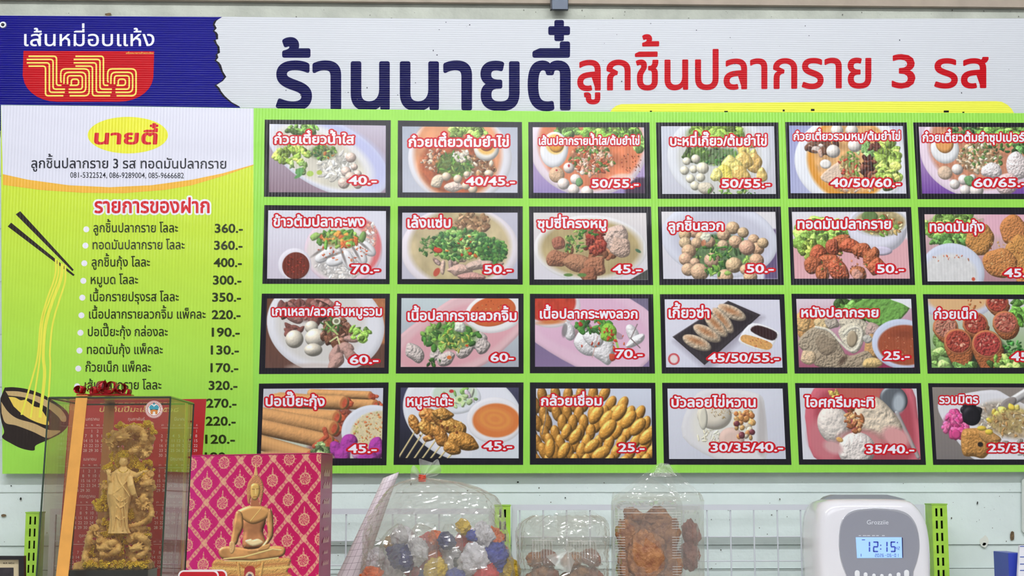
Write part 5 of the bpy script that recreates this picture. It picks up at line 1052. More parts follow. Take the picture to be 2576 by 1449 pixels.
def snake(pts, r0, r1, d0=-.010):
    p = sm([(x, y) for x, y in pts], 7); n = len(p)
    q_ = [W(a[0], a[1], d0+.006*math.sin(i*.5)) for i, a in enumerate(p)]; rr = [(r0+(r1-r0)*i/(n-1))*U*(1+.12*(i % 2)) for i in range(n)]
    dr.tube(q_, rr, 10)
    for i in range(1, n-1, 2):
        t = (np.array(q_[i+1])-q_[i-1]); u = np.array([-t[2], 0, t[0]]); u /= np.linalg.norm(u)+1e-9
        for s in (1, -1): dr.tube([q_[i]+u*s*rr[i]*.7, q_[i]+u*s*rr[i]*1.55], [.0016, .0004], 5)
snake([(800, 485), (838, 440), (900, 398), (975, 370), (1035, 392), (1052, 450), (1015, 515), (955, 540)], 26, 22)
snake([(1105, 700), (1060, 745), (1100, 815), (1040, 880), (1088, 940), (1108, 1005), (1035, 1062), (950, 1085), (915, 1095)], 26, 12)
snake([(700, 1090), (655, 1160), (640, 1240), (618, 1320), (665, 1345), (720, 1330)], 26, 16)
snake([(940, 1180), (1010, 1158), (1075, 1210), (1040, 1290), (965, 1310), (990, 1345)], 30, 18)
snake([(720, 1180), (790, 1215), (850, 1200), (860, 1260), (790, 1290), (730, 1290)], 26, 20, -.016)
for (x, y, s) in ((905, 430, 1), (770, 1235, 1.1), (1000, 1240, 1), (1075, 770, .9)):
    dr.ball(W(x, y, -.02), (38*s*U, 26*s*U, 26*s*U), 14, 9); dr.ball(W(x-34*s, y+10*s, -.024), (26*s*U, 18*s*U, 13*s*U), 12, 8); dr.ball(W(x-30*s, y+26*s, -.022), (22*s*U, 15*s*U, 8*s*U), 10, 7)
    for dx, dy, ex, ey in ((0, -20, 26, -48), (16, -16, 48, -36), (30, -4, 62, -14), (30, 10, 60, 20), (-50, -2, -64, -20)): dr.tube([W(x+dx*s, y+dy*s, -.022), W(x+ex*s, y+ey*s, -.016)], [.0026*s, .0005], 6)
for cx, cy_, n in ((1060, 780, 40), (1045, 920, 46), (800, 470, 20), (1060, 540, 26), (770, 790, 16), (690, 1120, 16)):
    for i in range(n):
        a = rs.rand()*6.28; rr = rs.rand()*46; x, y = cx+rr*math.cos(a), cy_+rr*math.sin(a)*.9
        dr.tube([W(x, y, -.014), W(x+math.cos(a)*22, y+math.sin(a)*22, -.019)], [.0022, .0006], 5)
remesh('dragons', dr, .0010, TAN, st, disp=.0012, fr=420, smooth_it=0)
# the robed figure: one continuous skin
fg = MB(); lv = [(1138, 872, 80), (1120, 870, 74), (1085, 868, 64), (1030, 868, 60), (970, 867, 64), (910, 868, 74), (860, 872, 82), (810, 876, 84), (760, 884, 82), (720, 893, 80), (695, 898, 74), (676, 901, 56), (662, 903, 30), (650, 903, 21), (632, 903, 20)]
RG = []
for y, cx, r in lv:
    ring = []
    for k_ in range(40):
        a = 2*math.pi*k_/40; f = 1+(.07*math.sin(a*9+y*.012)+.04*math.sin(a*5-y*.03))*(1 if y > 690 else .2)
        c = W(cx, y, -.020); ring.append((c[0]+math.cos(a)*r*U*f, c[1]-math.sin(a)*r*U*.62*f, c[2]))
    RG.append(ring)
fg.rings(RG)
fg.ball(W(903, 612, -.0215), (29*U, 27*U, 38*U), 16, 12); fg.ball(W(903, 615, -.0285), (4*U, 5*U, 10*U), 8, 6); fg.ball(W(903, 634, -.0270), (9*U, 3*U, 3*U), 8, 5)
for s in (-1, 1): fg.ball(W(903+s*29, 618, -.020), (5*U, 6*U, 14*U), 8, 6); fg.ball(W(903+s*12, 604, -.0283), (7*U, 2*U, 2*U), 8, 5)
fg.ball(W(903, 582, -.020), (32*U, 30*U, 20*U), 14, 8)
fg.tube([W(838, 712, -.02), W(806, 770, -.028), W(800, 745, -.034), W(795, 715, -.036)], [24*U, 24*U, 15*U, 11*U], 10)
fg.ball(W(794, 700, -.037), (15*U, 6*U, 17*U), 10, 8)
for i, (dx, l) in enumerate(((-13, 22), (-5, 28), (3, 30), (11, 26))): fg.tube([W(794+dx, 692, -.037), W(794+dx*1.5, 692-l, -.037+.002*i)], [4.2*U, 3*U], 6)
fg.tube([W(806, 708, -.037), W(824, 690, -.039)], [4.5*U, 3*U], 6)
fg.tube([W(962, 706, -.02), W(1000, 716, -.028), W(1040, 690, -.032)], [26*U, 20*U, 10*U], 10); fg.ball(W(1050, 684, -.033), (14*U, 6*U, 9*U), 8, 6)
for i in range(4): fg.tube([W(1056, 680+i*4, -.033), W(1078, 672+i*5, -.035)], [3.6*U, 2.6*U], 6)
fg.tube([W(948, 720, -.03), W(956, 790, -.036), W(978, 850, -.034), W(1004, 872, -.028)], [20*U, 26*U, 20*U, 4*U], 10, flat=.6)
fg.tube([W(812, 770, -.03), W(806, 850, -.034), W(820, 930, -.028), W(815, 1000, -.022)], [18*U, 20*U, 14*U, 3*U], 10, flat=.6)
for pts in ([(850, 690), (872, 760), (925, 830), (950, 870)], [(950, 690), (915, 770), (850, 830), (815, 850)], [(830, 860), (880, 905), (935, 870)], [(835, 900), (880, 950), (930, 910)], [(880, 870), (872, 960), (880, 1090)], [(905, 880), (915, 990), (925, 1110)], [(850, 950), (838, 1040), (828, 1120)], [(890, 960), (900, 1040), (896, 1120)], [(845, 1010), (880, 1040), (920, 1010)]):
    fg.tube([W(x, y, -.0335 if y < 900 else -.0318) for x, y in sm(pts, 4)], 4.4*U, 6)
remesh('robed_figure', fg, .0008, mat('pale_tan_resin', (238, 194, 122), .42, noise=.06, nscale=200), st, disp=.0003, fr=300, smooth_it=2)
hl = MB(); tor = [W(912+72*math.cos(a), 606+72*math.sin(a), -.008) for a in np.linspace(0, 2*math.pi, 41)]
hl.tube(tor, 4*U, 6, cap=False)
for a in np.linspace(0, 2*math.pi, 34, endpoint=False): hl.tube([W(912+40*math.cos(a), 606+40*math.sin(a), -.008), W(912+82*math.cos(a), 606+82*math.sin(a), -.008)], [4*U, 2.4*U], 5)
hl.build('halo', GOLD, st)
cr = MB()
for a in np.linspace(-.2, math.pi+.2, 11): cr.tube([W(903+29*math.cos(a), 582-10*math.sin(a), -.027), W(903+36*math.cos(a), 582-(22+18*math.sin(a))*1, -.024)], [6*U, 2.5*U], 6)
cr.ball(W(903, 556, -.021), (17*U, 17*U, 22*U), 10, 8); cr.ball(W(903, 578, -.0265), (27*U, 8*U, 7*U), 12, 6)
for a in np.linspace(.1, math.pi-.1, 9): cr.ball(W(900+32*math.cos(a), 672+20*math.sin(a), -.0375), 4*U, 6, 5)
cr.build('crown_and_beads', GOLD, st, smooth=True)
# ================================================================ PINK GIFT BOX
GY = -.50
fq = [P(482, 1148, GY), P(808, 1142, GY), bot(801.5, GY), bot(466, GY)]
bv = P(837, 1138.5, GY+.10)-P(808, 1142, GY); bv[2] = -.002*0
gbx = thing('gift_box', (fq[3]+fq[2])/2+bv/2, 'magenta cardboard gift box printed with gold medallions and a golden seated Buddha', 'gift box')
BOXM = mat('magenta_card', (150, 20, 84), .3, noise=.05, nscale=15)
MB().prism([fq[3], fq[2], fq[1], fq[0]], [v+bv for v in (fq[3], fq[2], fq[1], fq[0])]).build('carton', BOXM, gbx)
off = np.array([0, -.0004, 0]); painted('front_print', box_art()*.93, [fq[0]+off, fq[1]+off, fq[2]+off, fq[3]+off], None, printed('gift_print_ink', None, None, .24), gbx)
lid = MB().prism([fq[0]+up*.2, fq[1]+up*.2, fq[1]+up*.9, fq[0]+up*.9], [v+bv for v in (fq[0]+up*.2, fq[1]+up*.2, fq[1]+up*.9, fq[0]+up*.9)]).build('lid_flap', mat('magenta_lid', (186, 40, 96), .3), gbx)
# side print: pale ornaments and small words
sp = MB(); dd = bv/np.linalg.norm(bv); nn = np.array([.0006, 0, 0])
for zz, wd, hh in [(-.030, .5, .012), (-.052, .6, .012), (-.080, .5, .010), (-.105, .6, .010), (-.128, .4, .008), (-.150, .5, .010), (-.17, .35, .006), (-.19, .5, .008)]:
    for j in range(9):
        a0 = .5-wd/2+wd*j/9; a1 = a0+wd/13; c0 = fq[1]+bv*a0+nn; c1 = fq[1]+bv*a1+nn; zv = np.array([0, 0, zz-.01]); hv = np.array([0, 0, hh*(.5+.5*((j*7) % 3)/2)])
        sp.add([c0+zv, c1+zv, c1+zv+hv, c0+zv+hv], [(0, 1, 2, 3)])
sp.build('side_print', mat('side_pale_gold', (206, 160, 150), .35), gbx)['kind'] = 'stuff'
# ================================================================ ROLLED PAPER
RY = -.30
def rollmat():
    m, N, L, B = nt('ruled_paper'); B.inputs['Roughness'].default_value = .6
    tc = N.new('ShaderNodeTexCoord'); mp = N.new('ShaderNodeMapping'); mp.inputs['Rotation'].default_value = (0, 0, 0); L.new(tc.outputs['UV'], mp.inputs[0])
    br = N.new('ShaderNodeTexBrick'); br.offset = 0; br.inputs['Color1'].default_value = (*lin((238, 226, 232)), 1); br.inputs['Color2'].default_value = (*lin((234, 220, 228)), 1); br.inputs['Mortar'].default_value = (*lin((120, 96, 110)), 1)
    br.inputs['Scale'].default_value = 1; br.inputs['Mortar Size'].default_value = .012; br.inputs['Brick Width'].default_value = .45; br.inputs['Row Height'].default_value = .55
    L.new(mp.outputs[0], br.inputs['Vector']); L.new(br.outputs['Color'], B.inputs['Base Color']); return m
a, b = P(984, 1195, RY), bot(872, RY); ax = b-a; n = 40; rows = 14; V = []; UV = []
for i in range(rows):
    t = i/(rows-1); c = a+ax*t
    for k_ in range(n+7):
        an = 2*math.pi*k_/n+1.2; rr = (.017+.012*t)*(1-.03*k_/n); sk = np.array([0, 0, -.010*math.cos(an)*.6*(1-t)])
        V.append(c+np.array([math.cos(an)*rr*.93, math.sin(an)*rr, math.cos(an)*rr*.36*(1-t)])+sk*0); UV.append((k_/n*6, t*9))
N_ = n+7; F = [(i*N_+k_, (i+1)*N_+k_, (i+1)*N_+k_+1, i*N_+k_+1) for i in range(rows-1) for k_ in range(N_-1)]
rp = obj('paper_roll', V, F, rollmat(), None, smooth=True, origin=b); props(rp, 'pinkish white ruled paper rolled into a tube, leaning left of the big bag', 'paper roll')
ul = rp.data.uv_layers.new(name='UVMap')
for l in rp.data.loops: ul.data[l.index].uv = UV[l.vertex_index]
s_ = rp.modifiers.new('s', 'SOLIDIFY'); s_.thickness = .0004
# ================================================================ CLEAR BAGS
def tri(o):
    bm = bmesh.new(); bm.from_mesh(o.data); bmesh.ops.triangulate(bm, faces=[f for f in bm.faces if len(f.verts) == 4], quad_method='ALTERNATE'); bm.to_mesh(o.data); bm.free(); return o
def bag(name, rowsx, y0, dr_, m, parent, n=84, wr=.05, fold=7, seed=0, sub=6, close_top=True, label=None):
    ys = np.array([r[0] for r in rowsx], float); xl = np.array([r[1] for r in rowsx], float); xr = np.array([r[2] for r in rowsx], float)
    yy = np.interp(np.linspace(0, len(ys)-1, (len(ys)-1)*sub+1), range(len(ys)), ys); L_ = np.interp(yy, ys, xl); R_ = np.interp(yy, ys, xr)
    V = []; th = np.linspace(0, 2*math.pi, n, endpoint=False); rsb = np.random.RandomState(int(seed)+5)
    for j, (y, l, r) in enumerate(zip(yy, L_, R_)):
        a, b = P(l, y, y0), P(r, y, y0); z = max(a[2], ZS+.0015); hw = (b[0]-a[0])/2; cx = (a[0]+b[0])/2; t = j/(len(yy)-1)
        q_ = np.stack([np.cos(th)*3+seed, np.sin(th)*3+seed*2, np.full(n, z*14)], 1)
        rg_ = np.abs(rdist(q_*1.7+3)); jit = rsb.rand(n)-.5
        rr = 1+wr*rdist(q_)*1.6*(1 if t > .1 else .4)+.05*np.sin(th*fold+seed+t*2)*(1-t)**1.5-wr*1.2*np.exp(-(rg_/.05)**2)+.022*jit*min(1, wr/.03)
        x = cx+hw*np.sign(np.cos(th))*np.abs(np.cos(th))**.85*np.clip(rr, 0, 1.06); yv = y0+hw*dr_*np.sin(th)*rr
        V += [(x[k_], yv[k_], z+.0015*math.sin(k_*1.7)*(t < .95)) for k_ in range(n)]
    M_ = len(yy); F = [(j*n+k_, (j+1)*n+k_, (j+1)*n+(k_+1) % n, j*n+(k_+1) % n) for j in range(M_-1) for k_ in range(n)]+[tuple(range((M_-1)*n, M_*n))]
    return tri(obj(name, V, F, m, parent, label=label))
def fan(pts, y0, m, name, parent, nfold=5, dep=.010, curl=.004, root=None):
    """gathered tongue of film: root pixel fans out to a pixel edge"""
    p = np.array(sm(pts, 5)); n = len(p); rt = np.array(root, float); V = []; rows = 9
    for i in range(rows):
        t = i/(rows-1); q_ = rt*(1-t)+p*t; q_ = q_+(rt-q_)*0
        w = P(q_[:, 0], q_[:, 1], y0); w[:, 1] += t*dep*np.sin(np.linspace(0, nfold*math.pi, n))-curl*t*t; V += w.tolist()
    return obj(name, V, [(i*n+j, (i+1)*n+j, (i+1)*n+j+1, i*n+j+1) for i in range(rows-1) for j in range(n-1)], m, parent, smooth=True)
FM = film('bag_film', .15, (196, 190, 178), edge=.4, bump=.8, bscale=22, rough=.08); FK = film('bunched_film', .3, edge=.6, bump=.8, bscale=60); FI = film('inner_bag_film', .05, edge=.4, bscale=30, bump=.6)
BY = -.40
bg = thing('plastic_bag', bot(1100, BY), 'big clear plastic bag tied at the top, full of bright crumpled bundles', 'plastic bag')
bag('bag_body', [(1203, 1053, 1069), (1208, 1024, 1112), (1215, 1000, 1160), (1229, 974, 1205), (1247, 960, 1245), (1273, 946, 1262), (1310, 926, 1272), (1350, 914, 1279), (1400, 909, 1288), (1434, 907, 1293), (1500, 908, 1295)], BY, .5, FM, bg, seed=1)
fan([(1034, 1212), (1033, 1190), (1038, 1172), (1046, 1174), (1058, 1192)], BY-.004, FK, 'bag_ear', bg, 4, .006, root=(1060, 1204))
fan([(1058, 1188), (1054, 1156), (1066, 1157), (1086, 1163), (1092, 1160), (1101, 1155), (1106, 1166), (1110, 1186), (1098, 1196)], BY-.002, FK, 'bag_ear', bg, 7, .008, root=(1063, 1203))
cn = P(1062, 1203, BY-.002)
rb = MB()
for dz in (-.005, -.0018, .0015, .0048): rb.tube([cn+np.array([math.cos(t)*.0062, math.sin(t)*.007, dz+.0007*math.sin(t*2)]) for t in np.linspace(0, 2*math.pi, 22)], .0013, 6, cap=False)
rb.build('rubber_band', mat('orange_red_rubber', (222, 72, 44), .5), bg, smooth=True)
def cloth(nm, c):
    return mat('crinkled_'+nm, c, .45, bump=1.0, bscale=140, noise=.18, nscale=80)
CC = {'white': (226, 222, 230), 'navy': (44, 50, 110), 'blue': (56, 70, 170), 'red': (206, 44, 52), 'pink': (214, 50, 88), 'yellow': (226, 188, 50), 'ochre': (196, 150, 60), 'orange': (236, 110, 44), 'grey': (80, 86, 92)}
X5 = lambda a, b: (840+a/4.5417, 1130+b/4.5417)
bun = [('white', 780, 960, 17, 'upper left, behind the left inner bag'), ('ochre', 700, 1060, 15, 'left of the upper white ones'), ('navy', 765, 1200, 19, 'in the left inner bag'), ('white', 690, 1290, 20, 'low in the left inner bag'), ('white', 480, 1210, 17, 'at the left wall of the bag'), ('orange', 430, 1420, 15, 'at the bottom left of the bag'),
       ('red', 1080, 1060, 20, 'top of the middle inner bag'), ('orange', 1165, 975, 12, 'topmost, above the red one in the middle'), ('white', 950, 1130, 20, 'left part of the middle inner bag'), ('pink', 955, 1310, 22, 'low in the middle inner bag'), ('yellow', 1165, 1350, 18, 'right of the pink one'), ('orange', 1140, 1210, 13, 'between the red and yellow ones'), ('blue', 1060, 1430, 17, 'at the bottom middle'),
       ('navy', 1285, 1010, 13, 'top of the right inner bag'), ('white', 1330, 1150, 20, 'upper part of the right inner bag'), ('white', 1365, 1310, 19, 'lower part of the right inner bag'), ('blue', 1390, 1440, 18, 'bottom of the right inner bag'), ('red', 1540, 1060, 24, 'large, at right below the blue tip'), ('blue', 1590, 950, 10, 'small tip above the large red one'), ('white', 1690, 930, 18, 'highest at the right'),
       ('orange', 1800, 1020, 21, 'right side, under the highest white one'), ('white', 1590, 1220, 21, 'under the large red one'), ('blue', 1790, 1210, 27, 'large, at the right side'), ('orange', 1590, 1390, 16, 'bottom right of the bag'), ('red', 1740, 1420, 20, 'bottom right beside the orange one'), ('yellow', 1980, 1340, 19, 'at the right wall of the bag'), ('yellow', 1480, 850, 12, 'small, highest in the middle'), ('white', 1680, 1310, 14, 'between the large blue and the lowest red one'), ('red', 1890, 1130, 13, 'small, beside the large blue one'), ('grey', 1465, 1270, 11, 'between the right inner bag and the large white one')]
for i, (cn_, a, b, r, where) in enumerate(bun):
    x, y = X5(a, b); y += 8; d = -.385+.022*math.sin(i*2.3); c = P(x, y, d); r *= .00076*1.42
    m_ = MB().ball((0, 0, 0), (r*(.9+.25*((i*7) % 4)/4), r*.85, r*1.05), 40, 28, rough=.55, fr=2.6, seed=i)
    V = np.array(m_.V); V = V*(1+.16*np.abs(rdist(V/r*4.5+i))[:, None]*2-.1); ag = i*1.3; V = np.stack([V[:, 0]*math.cos(ag)-V[:, 2]*math.sin(ag), V[:, 1], V[:, 0]*math.sin(ag)+V[:, 2]*math.cos(ag)], 1); V[:, 0] *= 1.25; cr_ = 1+.13*np.abs(np.sin(np.arctan2(V[:, 1], V[:, 2])*4+V[:, 0]/r*1.5)); V[:, 1] *= cr_; V[:, 2] *= cr_; V = np.stack([V[:, 0]*math.cos(ag*2)-V[:, 2]*math.sin(ag*2), V[:, 1], V[:, 0]*math.sin(ag*2)+V[:, 2]*math.cos(ag*2)], 1)
    V = V+(np.random.RandomState(i).rand(*V.shape)-.5)*r*.06; V[:, 1] *= .8; o = obj('crumpled_bundle', V+c, m_.F, cloth(cn_, CC[cn_]), None, smooth=(i % 3 == 0)); props(o, f'{cn_} crumpled bundle, {where}', 'bundle', 'crumpled coloured bundles in the big clear bag')
for nm, rw, dd_ in (('left', [(1318, 1000, 1010), (1335, 975, 1024), (1360, 956, 1028), (1500, 946, 1028)], -.40), ('middle', [(1318, 1048, 1062), (1332, 1036, 1090), (1360, 1030, 1100), (1500, 1028, 1106)], -.412), ('right', [(1318, 1120, 1136), (1335, 1112, 1158), (1360, 1110, 1164), (1500, 1116, 1184)], -.40)):
    o = bag('inner_bag', rw, dd_, .8, FI, None, n=40, seed=3); props(o, f'narrow clear inner bag holding bundles, {nm} one of three inside the big bag', 'plastic bag', 'clear inner bags in the big bag')
# clear food boxes
CLM = film('clamshell_plastic', .045, edge=.75, bump=.05, bscale=10, rough=.04)
FOOD = mat('crisp_brown_food', (184, 128, 82), .36, noise=.4, nscale=70, bump=1, bscale=160, ncol=(132, 78, 46))
FOOD2 = mat('pinkish_brown_food', (164, 108, 92), .45, noise=.3, nscale=60, bump=1, bscale=160, ncol=(128, 76, 62))
def rrect(hw, hh, r, n=152, ridge=0, every=6):
    pts = []; segs = [(hw-r, hh, -1, 0, 'h'), (-hw, hh-r, 0, -1, 'v'), (-hw+r, -hh, 1, 0, 'h'), (hw, -hh+r, 0, 1, 'v')]
    m_ = n//4-6
    for i, (sx, sy, dx, dy, tp_) in enumerate(segs):
        L_ = 2*(hw-r) if tp_ == 'h' else 2*(hh-r)
        for j in range(m_):
            t = j/(m_-1); x, y = sx+dx*L_*t, sy+dy*L_*t; rd = ridge*(1 if (j % every) < every/2 else 0) if 2 < j < m_-3 else 0
            if tp_ == 'h': y -= math.copysign(rd, sy)
            else: x -= math.copysign(rd, sx)
            pts.append((x, y))
        cx, cy_ = [(-hw+r, hh-r), (-hw+r, -hh+r), (hw-r, -hh+r), (hw-r, hh-r)][i]; a0 = math.pi/2*(i+1)
        for j in range(1, 7): a = a0+math.pi/2*j/7; pts.append((cx+r*math.cos(a), cy_+r*math.sin(a)))
    return pts
def clamshell(label, c, eu, ev, en, hw, hh, dep, foods, fm, group):
    """c centre; eu, ev in-plane axes; en axis towards the lid"""
    c, eu, ev, en = [np.array(v, float) for v in (c, eu, ev, en)]
    t = thing('clear_food_box', c, label, 'food box', group)
    def ring(w, h, r, o, rg=0): return [c+eu*x+ev*y+en*o for x, y in rrect(w, h, r, ridge=rg)]
    r0 = min(hw, hh)*.22; fl_ = .008
    for nm, s in (('lid', 1), ('tray', -1)):
        b = MB().rings([ring(hw, hh, r0, s*.0004), ring(hw-fl_*.3, hh-fl_*.3, r0, s*.0016), ring(hw-fl_, hh-fl_, r0*.8, s*.0016), ring(hw-fl_*1.2, hh-fl_*1.2, r0*.8, s*dep*.3, .0015), ring(hw-fl_*1.7, hh-fl_*1.7, r0*.8, s*dep*.85, .0022), ring(hw-fl_*2.1, hh-fl_*2.1, r0*.7, s*dep), ring(hw-fl_*3, hh-fl_*3, r0*.6, s*dep), ring(hw-fl_*3.3, hh-fl_*3.3, r0*.6, s*(dep-.0012))], c0=False)
        b.build(nm, CLM, t)
    return t
def fried(label, c, r, m_, group, seed, tilt=0):
    mb_f = MB().ball((0, 0, 0), (1, 1, 1), 44, 30); V = np.array(mb_f.V); V = V*(1+.55*rdist(V*2.1+seed)[:, None]); V = V*(1+.22*rdist(V*6+seed*3)[:, None]); V = V*np.array(r)
    ca, sa = math.cos(tilt), math.sin(tilt); V = np.stack([V[:, 0]*ca-V[:, 2]*sa, V[:, 1], V[:, 0]*sa+V[:, 2]*ca], 1)
    o = obj('fried_snack', V+np.array(c), mb_f.F, m_, None, smooth=True); return props(o, label, 'snack', group)
KY = -.36; g1 = 'clear lidded food boxes of brown snacks'
c = P(1629, 1392, KY); s = .00076; hw, hh = 90*s, 143*s
c = np.array([P(1627, 1300, KY)[0], KY, ZS+hh+.001]); c[2] = max(c[2], P(1629, 1249, KY)[2]-hh)
hh = P(1629, 1249, KY)[2]-c[2]; c[2] = ZS+hh+.001+(P(1629, 1249, KY)[2]-(ZS+hh+.001)-hh)/1 if False else ZS+(P(1629, 1249, KY)[2]-ZS)/2; hh = (P(1629, 1249, KY)[2]-ZS)/2-.0005
clamshell('upright clear food box facing front, packed with golden brown snacks, inside the pointed bag', c, (1, 0, 0), (0, 0, 1), (0, -1, 0), hw, hh, .024, None, FOOD, g1)
rbm = film('rib_glint', .5, (240, 240, 240), edge=.9, bump=0)  # whitish tubes laid along the pressed ribs, their glints put into the colour
def ribs(cx, cz, eu, ev, en, hw, hh, dep, par, groups):
    m_ = MB(); o_ = np.array([cx, 0, cz]) if False else np.array(cx)
    for s in (-1, 1):
        for (v0, v1) in groups:
            for v in np.arange(v0, v1, .0048): m_.tube([o_+eu*s*(hw-.006)+ev*v+en*(dep*.75), o_+eu*s*(hw-.017)+ev*v+en*(dep+.0004), o_+eu*s*(hw-.024)+ev*v+en*(dep+.0004)], .00045, 5)
    for v in (hh-.030, hh-.021): m_.tube([o_+eu*(-hw+.016)+ev*v+en*(dep+.0004), o_+eu*(hw-.016)+ev*v+en*(dep+.0004)], .0006, 5)
    m_.build('pressed_rib_glints', rbm, par)
ub = [o for o in bpy.data.objects if o.name == 'clear_food_box'][0]
ribs(list(ub.location), 0, np.array([1., 0, 0]), np.array([0, 0, 1.]), np.array([0, -1., 0]), hw, hh, .024, ub, ((-.08, -.045), (-.03, .01), (.025, .055)))
gs = 'brown fried snacks in the clear boxes'
for i, (x, y, rx, rz, d, tl_, w_) in enumerate(((1630, 1400, 40, 74, -.375, .1, 'large central piece of the upright front box'), (1588, 1350, 30, 50, -.363, .3, 'upper left piece of the upright front box'), (1672, 1345, 32, 52, -.363, -.3, 'upper right piece of the upright front box'), (1585, 1430, 30, 50, -.362, -.2, 'lower left piece of the upright front box'), (1680, 1425, 30, 55, -.362, .2, 'lower right piece of the upright front box'), (1652, 1300, 26, 26, -.36, .5, 'topmost piece of the upright front box'), (1593, 1298, 22, 22, -.36, -.4, 'small top left piece of the upright front box'), (1630, 1340, 52, 50, -.352, .8, 'flat piece behind the central one of the upright front box'))):
    c = P(x, min(y, 1415), d); fried('brown fried snack, '+w_, c, (rx*s*1.2, .011, rz*s*.86), FOOD, gs, i*3.1, tl_)
c2z = P(1712, 1272, -.30)[2]; h2_ = (c2z-ZS)/2
cc = np.array([P(1703, 1300, -.30)[0], -.30, ZS+h2_]); clamshell('second upright clear food box standing behind the front one, its right edge showing', cc, (1, 0, 0), (0, 0, 1), (0, -1, 0), .052, h2_-.0005, .02, None, FOOD, g1)
for i, (x, y, rx, rz, w_) in enumerate(((1738, 1340, 18, 34, 'upper piece in the rear box, seen at its right edge'), (1735, 1400, 20, 36, 'lower piece in the rear box, seen at its right edge'))):
    fried('pinkish brown fried snack, '+w_, P(x, y, -.305), (rx*s*1.3, .010, rz*s), FOOD2, gs, 40+i*2.7, .1)
FL2 = film('pointed_bag_film', .06, edge=.5, bump=.9, bscale=18, rough=.06)
pb = thing('pointed_bag', bot(1650, KY), 'clear plastic bag rising to a folded point over the two upright food boxes', 'plastic bag')
bag('bag_body', [(1240, 1545, 1762), (1262, 1540, 1770), (1330, 1538, 1770), (1420, 1538, 1772), (1500, 1538, 1772)], -.335, .5, FL2, pb, seed=6, wr=.012)
def sheet(name, poly, y0, m_, parent, amp=.006, seed=0, ny=16, nx=22, thick=0):
    """crumpled film sheet filling a 4-corner pixel patch"""
    V = []
    for j in range(ny):
        for i in range(nx):
            u, v = i/(nx-1), j/(ny-1); q_ = (np.array(poly[0])*(1-u)+np.array(poly[1])*u)*(1-v)+(np.array(poly[3])*(1-u)+np.array(poly[2])*u)*v; V.append(P(q_[0], q_[1], y0))
    V = np.array(V); V[:, 1] += amp*rdist(V*60+seed)*2+.0016*np.random.RandomState(seed+1).rand(len(V))
    return obj(name, V, [(j*nx+i, (j+1)*nx+i, (j+1)*nx+i+1, j*nx+i+1) for j in range(ny-1) for i in range(nx-1)], m_, parent)
sheet('bag_peak', [(1655, 1166), (1682, 1165), (1766, 1246), (1690, 1246)], -.345, FL2, pb, .005, 1)
sheet('bag_peak', [(1655, 1166), (1675, 1168), (1716, 1262), (1543, 1250)], -.372, FL2, pb, .006, 2)
sheet('bag_peak', [(1618, 1205), (1640, 1203), (1742, 1262), (1556, 1256)], -.384, FL2, pb, .006, 3)
sheet('bag_peak', [(1662, 1164), (1684, 1168), (1700, 1198), (1636, 1200)], -.352, FK, pb, .008, 5)
# tied bag with lying boxes
LY = -.39
lb = thing('tied_bag', bot(1415, LY), 'crinkled clear plastic bag knotted in front, around two lying boxes of brown snacks', 'plastic bag')
bag('bag_body', [(1297, 1340, 1500), (1303, 1325, 1515), (1318, 1306, 1528), (1338, 1298, 1533), (1380, 1299, 1534), (1420, 1301, 1534), (1449, 1304, 1534), (1500, 1306, 1534)], LY, .5, FM, lb, seed=9, wr=.05)
sheet('bag_top', [(1392, 1292), (1490, 1284), (1532, 1312), (1400, 1340)], LY-.01, FL2, lb, .006, 9)
sheet('bag_top', [(1400, 1283), (1478, 1282), (1480, 1350), (1405, 1384)], LY-.02, FL2, lb, .007, 10)
sheet('bag_top', [(1318, 1304), (1350, 1300), (1420, 1340), (1376, 1380)], LY-.015, FL2, lb, .006, 11)
fan([(1372, 1398), (1400, 1425), (1430, 1440), (1446, 1412)], LY-.075, FK, 'knot_tail', lb, 5, .01, root=(1430, 1384)); fan([(1455, 1385), (1520, 1368), (1500, 1408), (1482, 1430), (1450, 1410)], LY-.075, FI, 'knot_tail', lb, 6, .01, root=(1433, 1384)); fan([(1416, 1380), (1420, 1376), (1440, 1376), (1446, 1383)], LY-.075, FK, 'knot_tail', lb, 3, .004, root=(1430, 1392))
for lbl, x0, x1, yt, yb, d, fm in (('lying clear food box at the left of the tied bag, the higher lid', 1322, 1404, 1356, 1440, -.385, FOOD2), ('lying clear food box at the right of the tied bag, under the knot tail', 1410, 1514, 1358, 1440, -.38, FOOD2)):
    A_, B_ = P(x0, yt, d), P(x1, yt, d); hw = (B_[0]-A_[0])/2; zt_ = A_[2]; dep = (zt_-ZS)/2; c = np.array([(A_[0]+B_[0])/2, d, ZS+dep])
    lt = clamshell(lbl, c, (1, 0, 0), (0, 1, 0), (0, 0, 1), hw, .04, dep-.001, None, fm, g1); m_ = MB()
    for x in np.arange(-hw+.012, hw-.010, .0052): m_.tube([c+np.array([x, -.036, dep*.25]), c+np.array([x, -.031, dep*.85]), c+np.array([x, -.020, dep*1.0])], .0005, 5)
    m_.tube([c+np.array([-hw+.008, -.033, dep*.97]), c+np.array([hw-.008, -.033, dep*.97])], .0007, 5); m_.build('pressed_rib_glints', rbm, lt)
    for j, (u, v) in enumerate(((-.45, .15), (.4, .2), (-.1, -.35), (.45, -.45), (-.5, -.6))): fried('reddish brown snack, '+('left' if x0 < 1400 else 'right')+' lying box, '+['top left', 'top right', 'middle', 'lower right', 'lower left'][j]+' piece', c+np.array([hw*u, -.012+.004*j, dep*v*1.1]), (hw*.55, .018, dep*.34), FOOD2 if j % 2 else FOOD, gs, 60+j*3+x0, .3*(-1)**j)
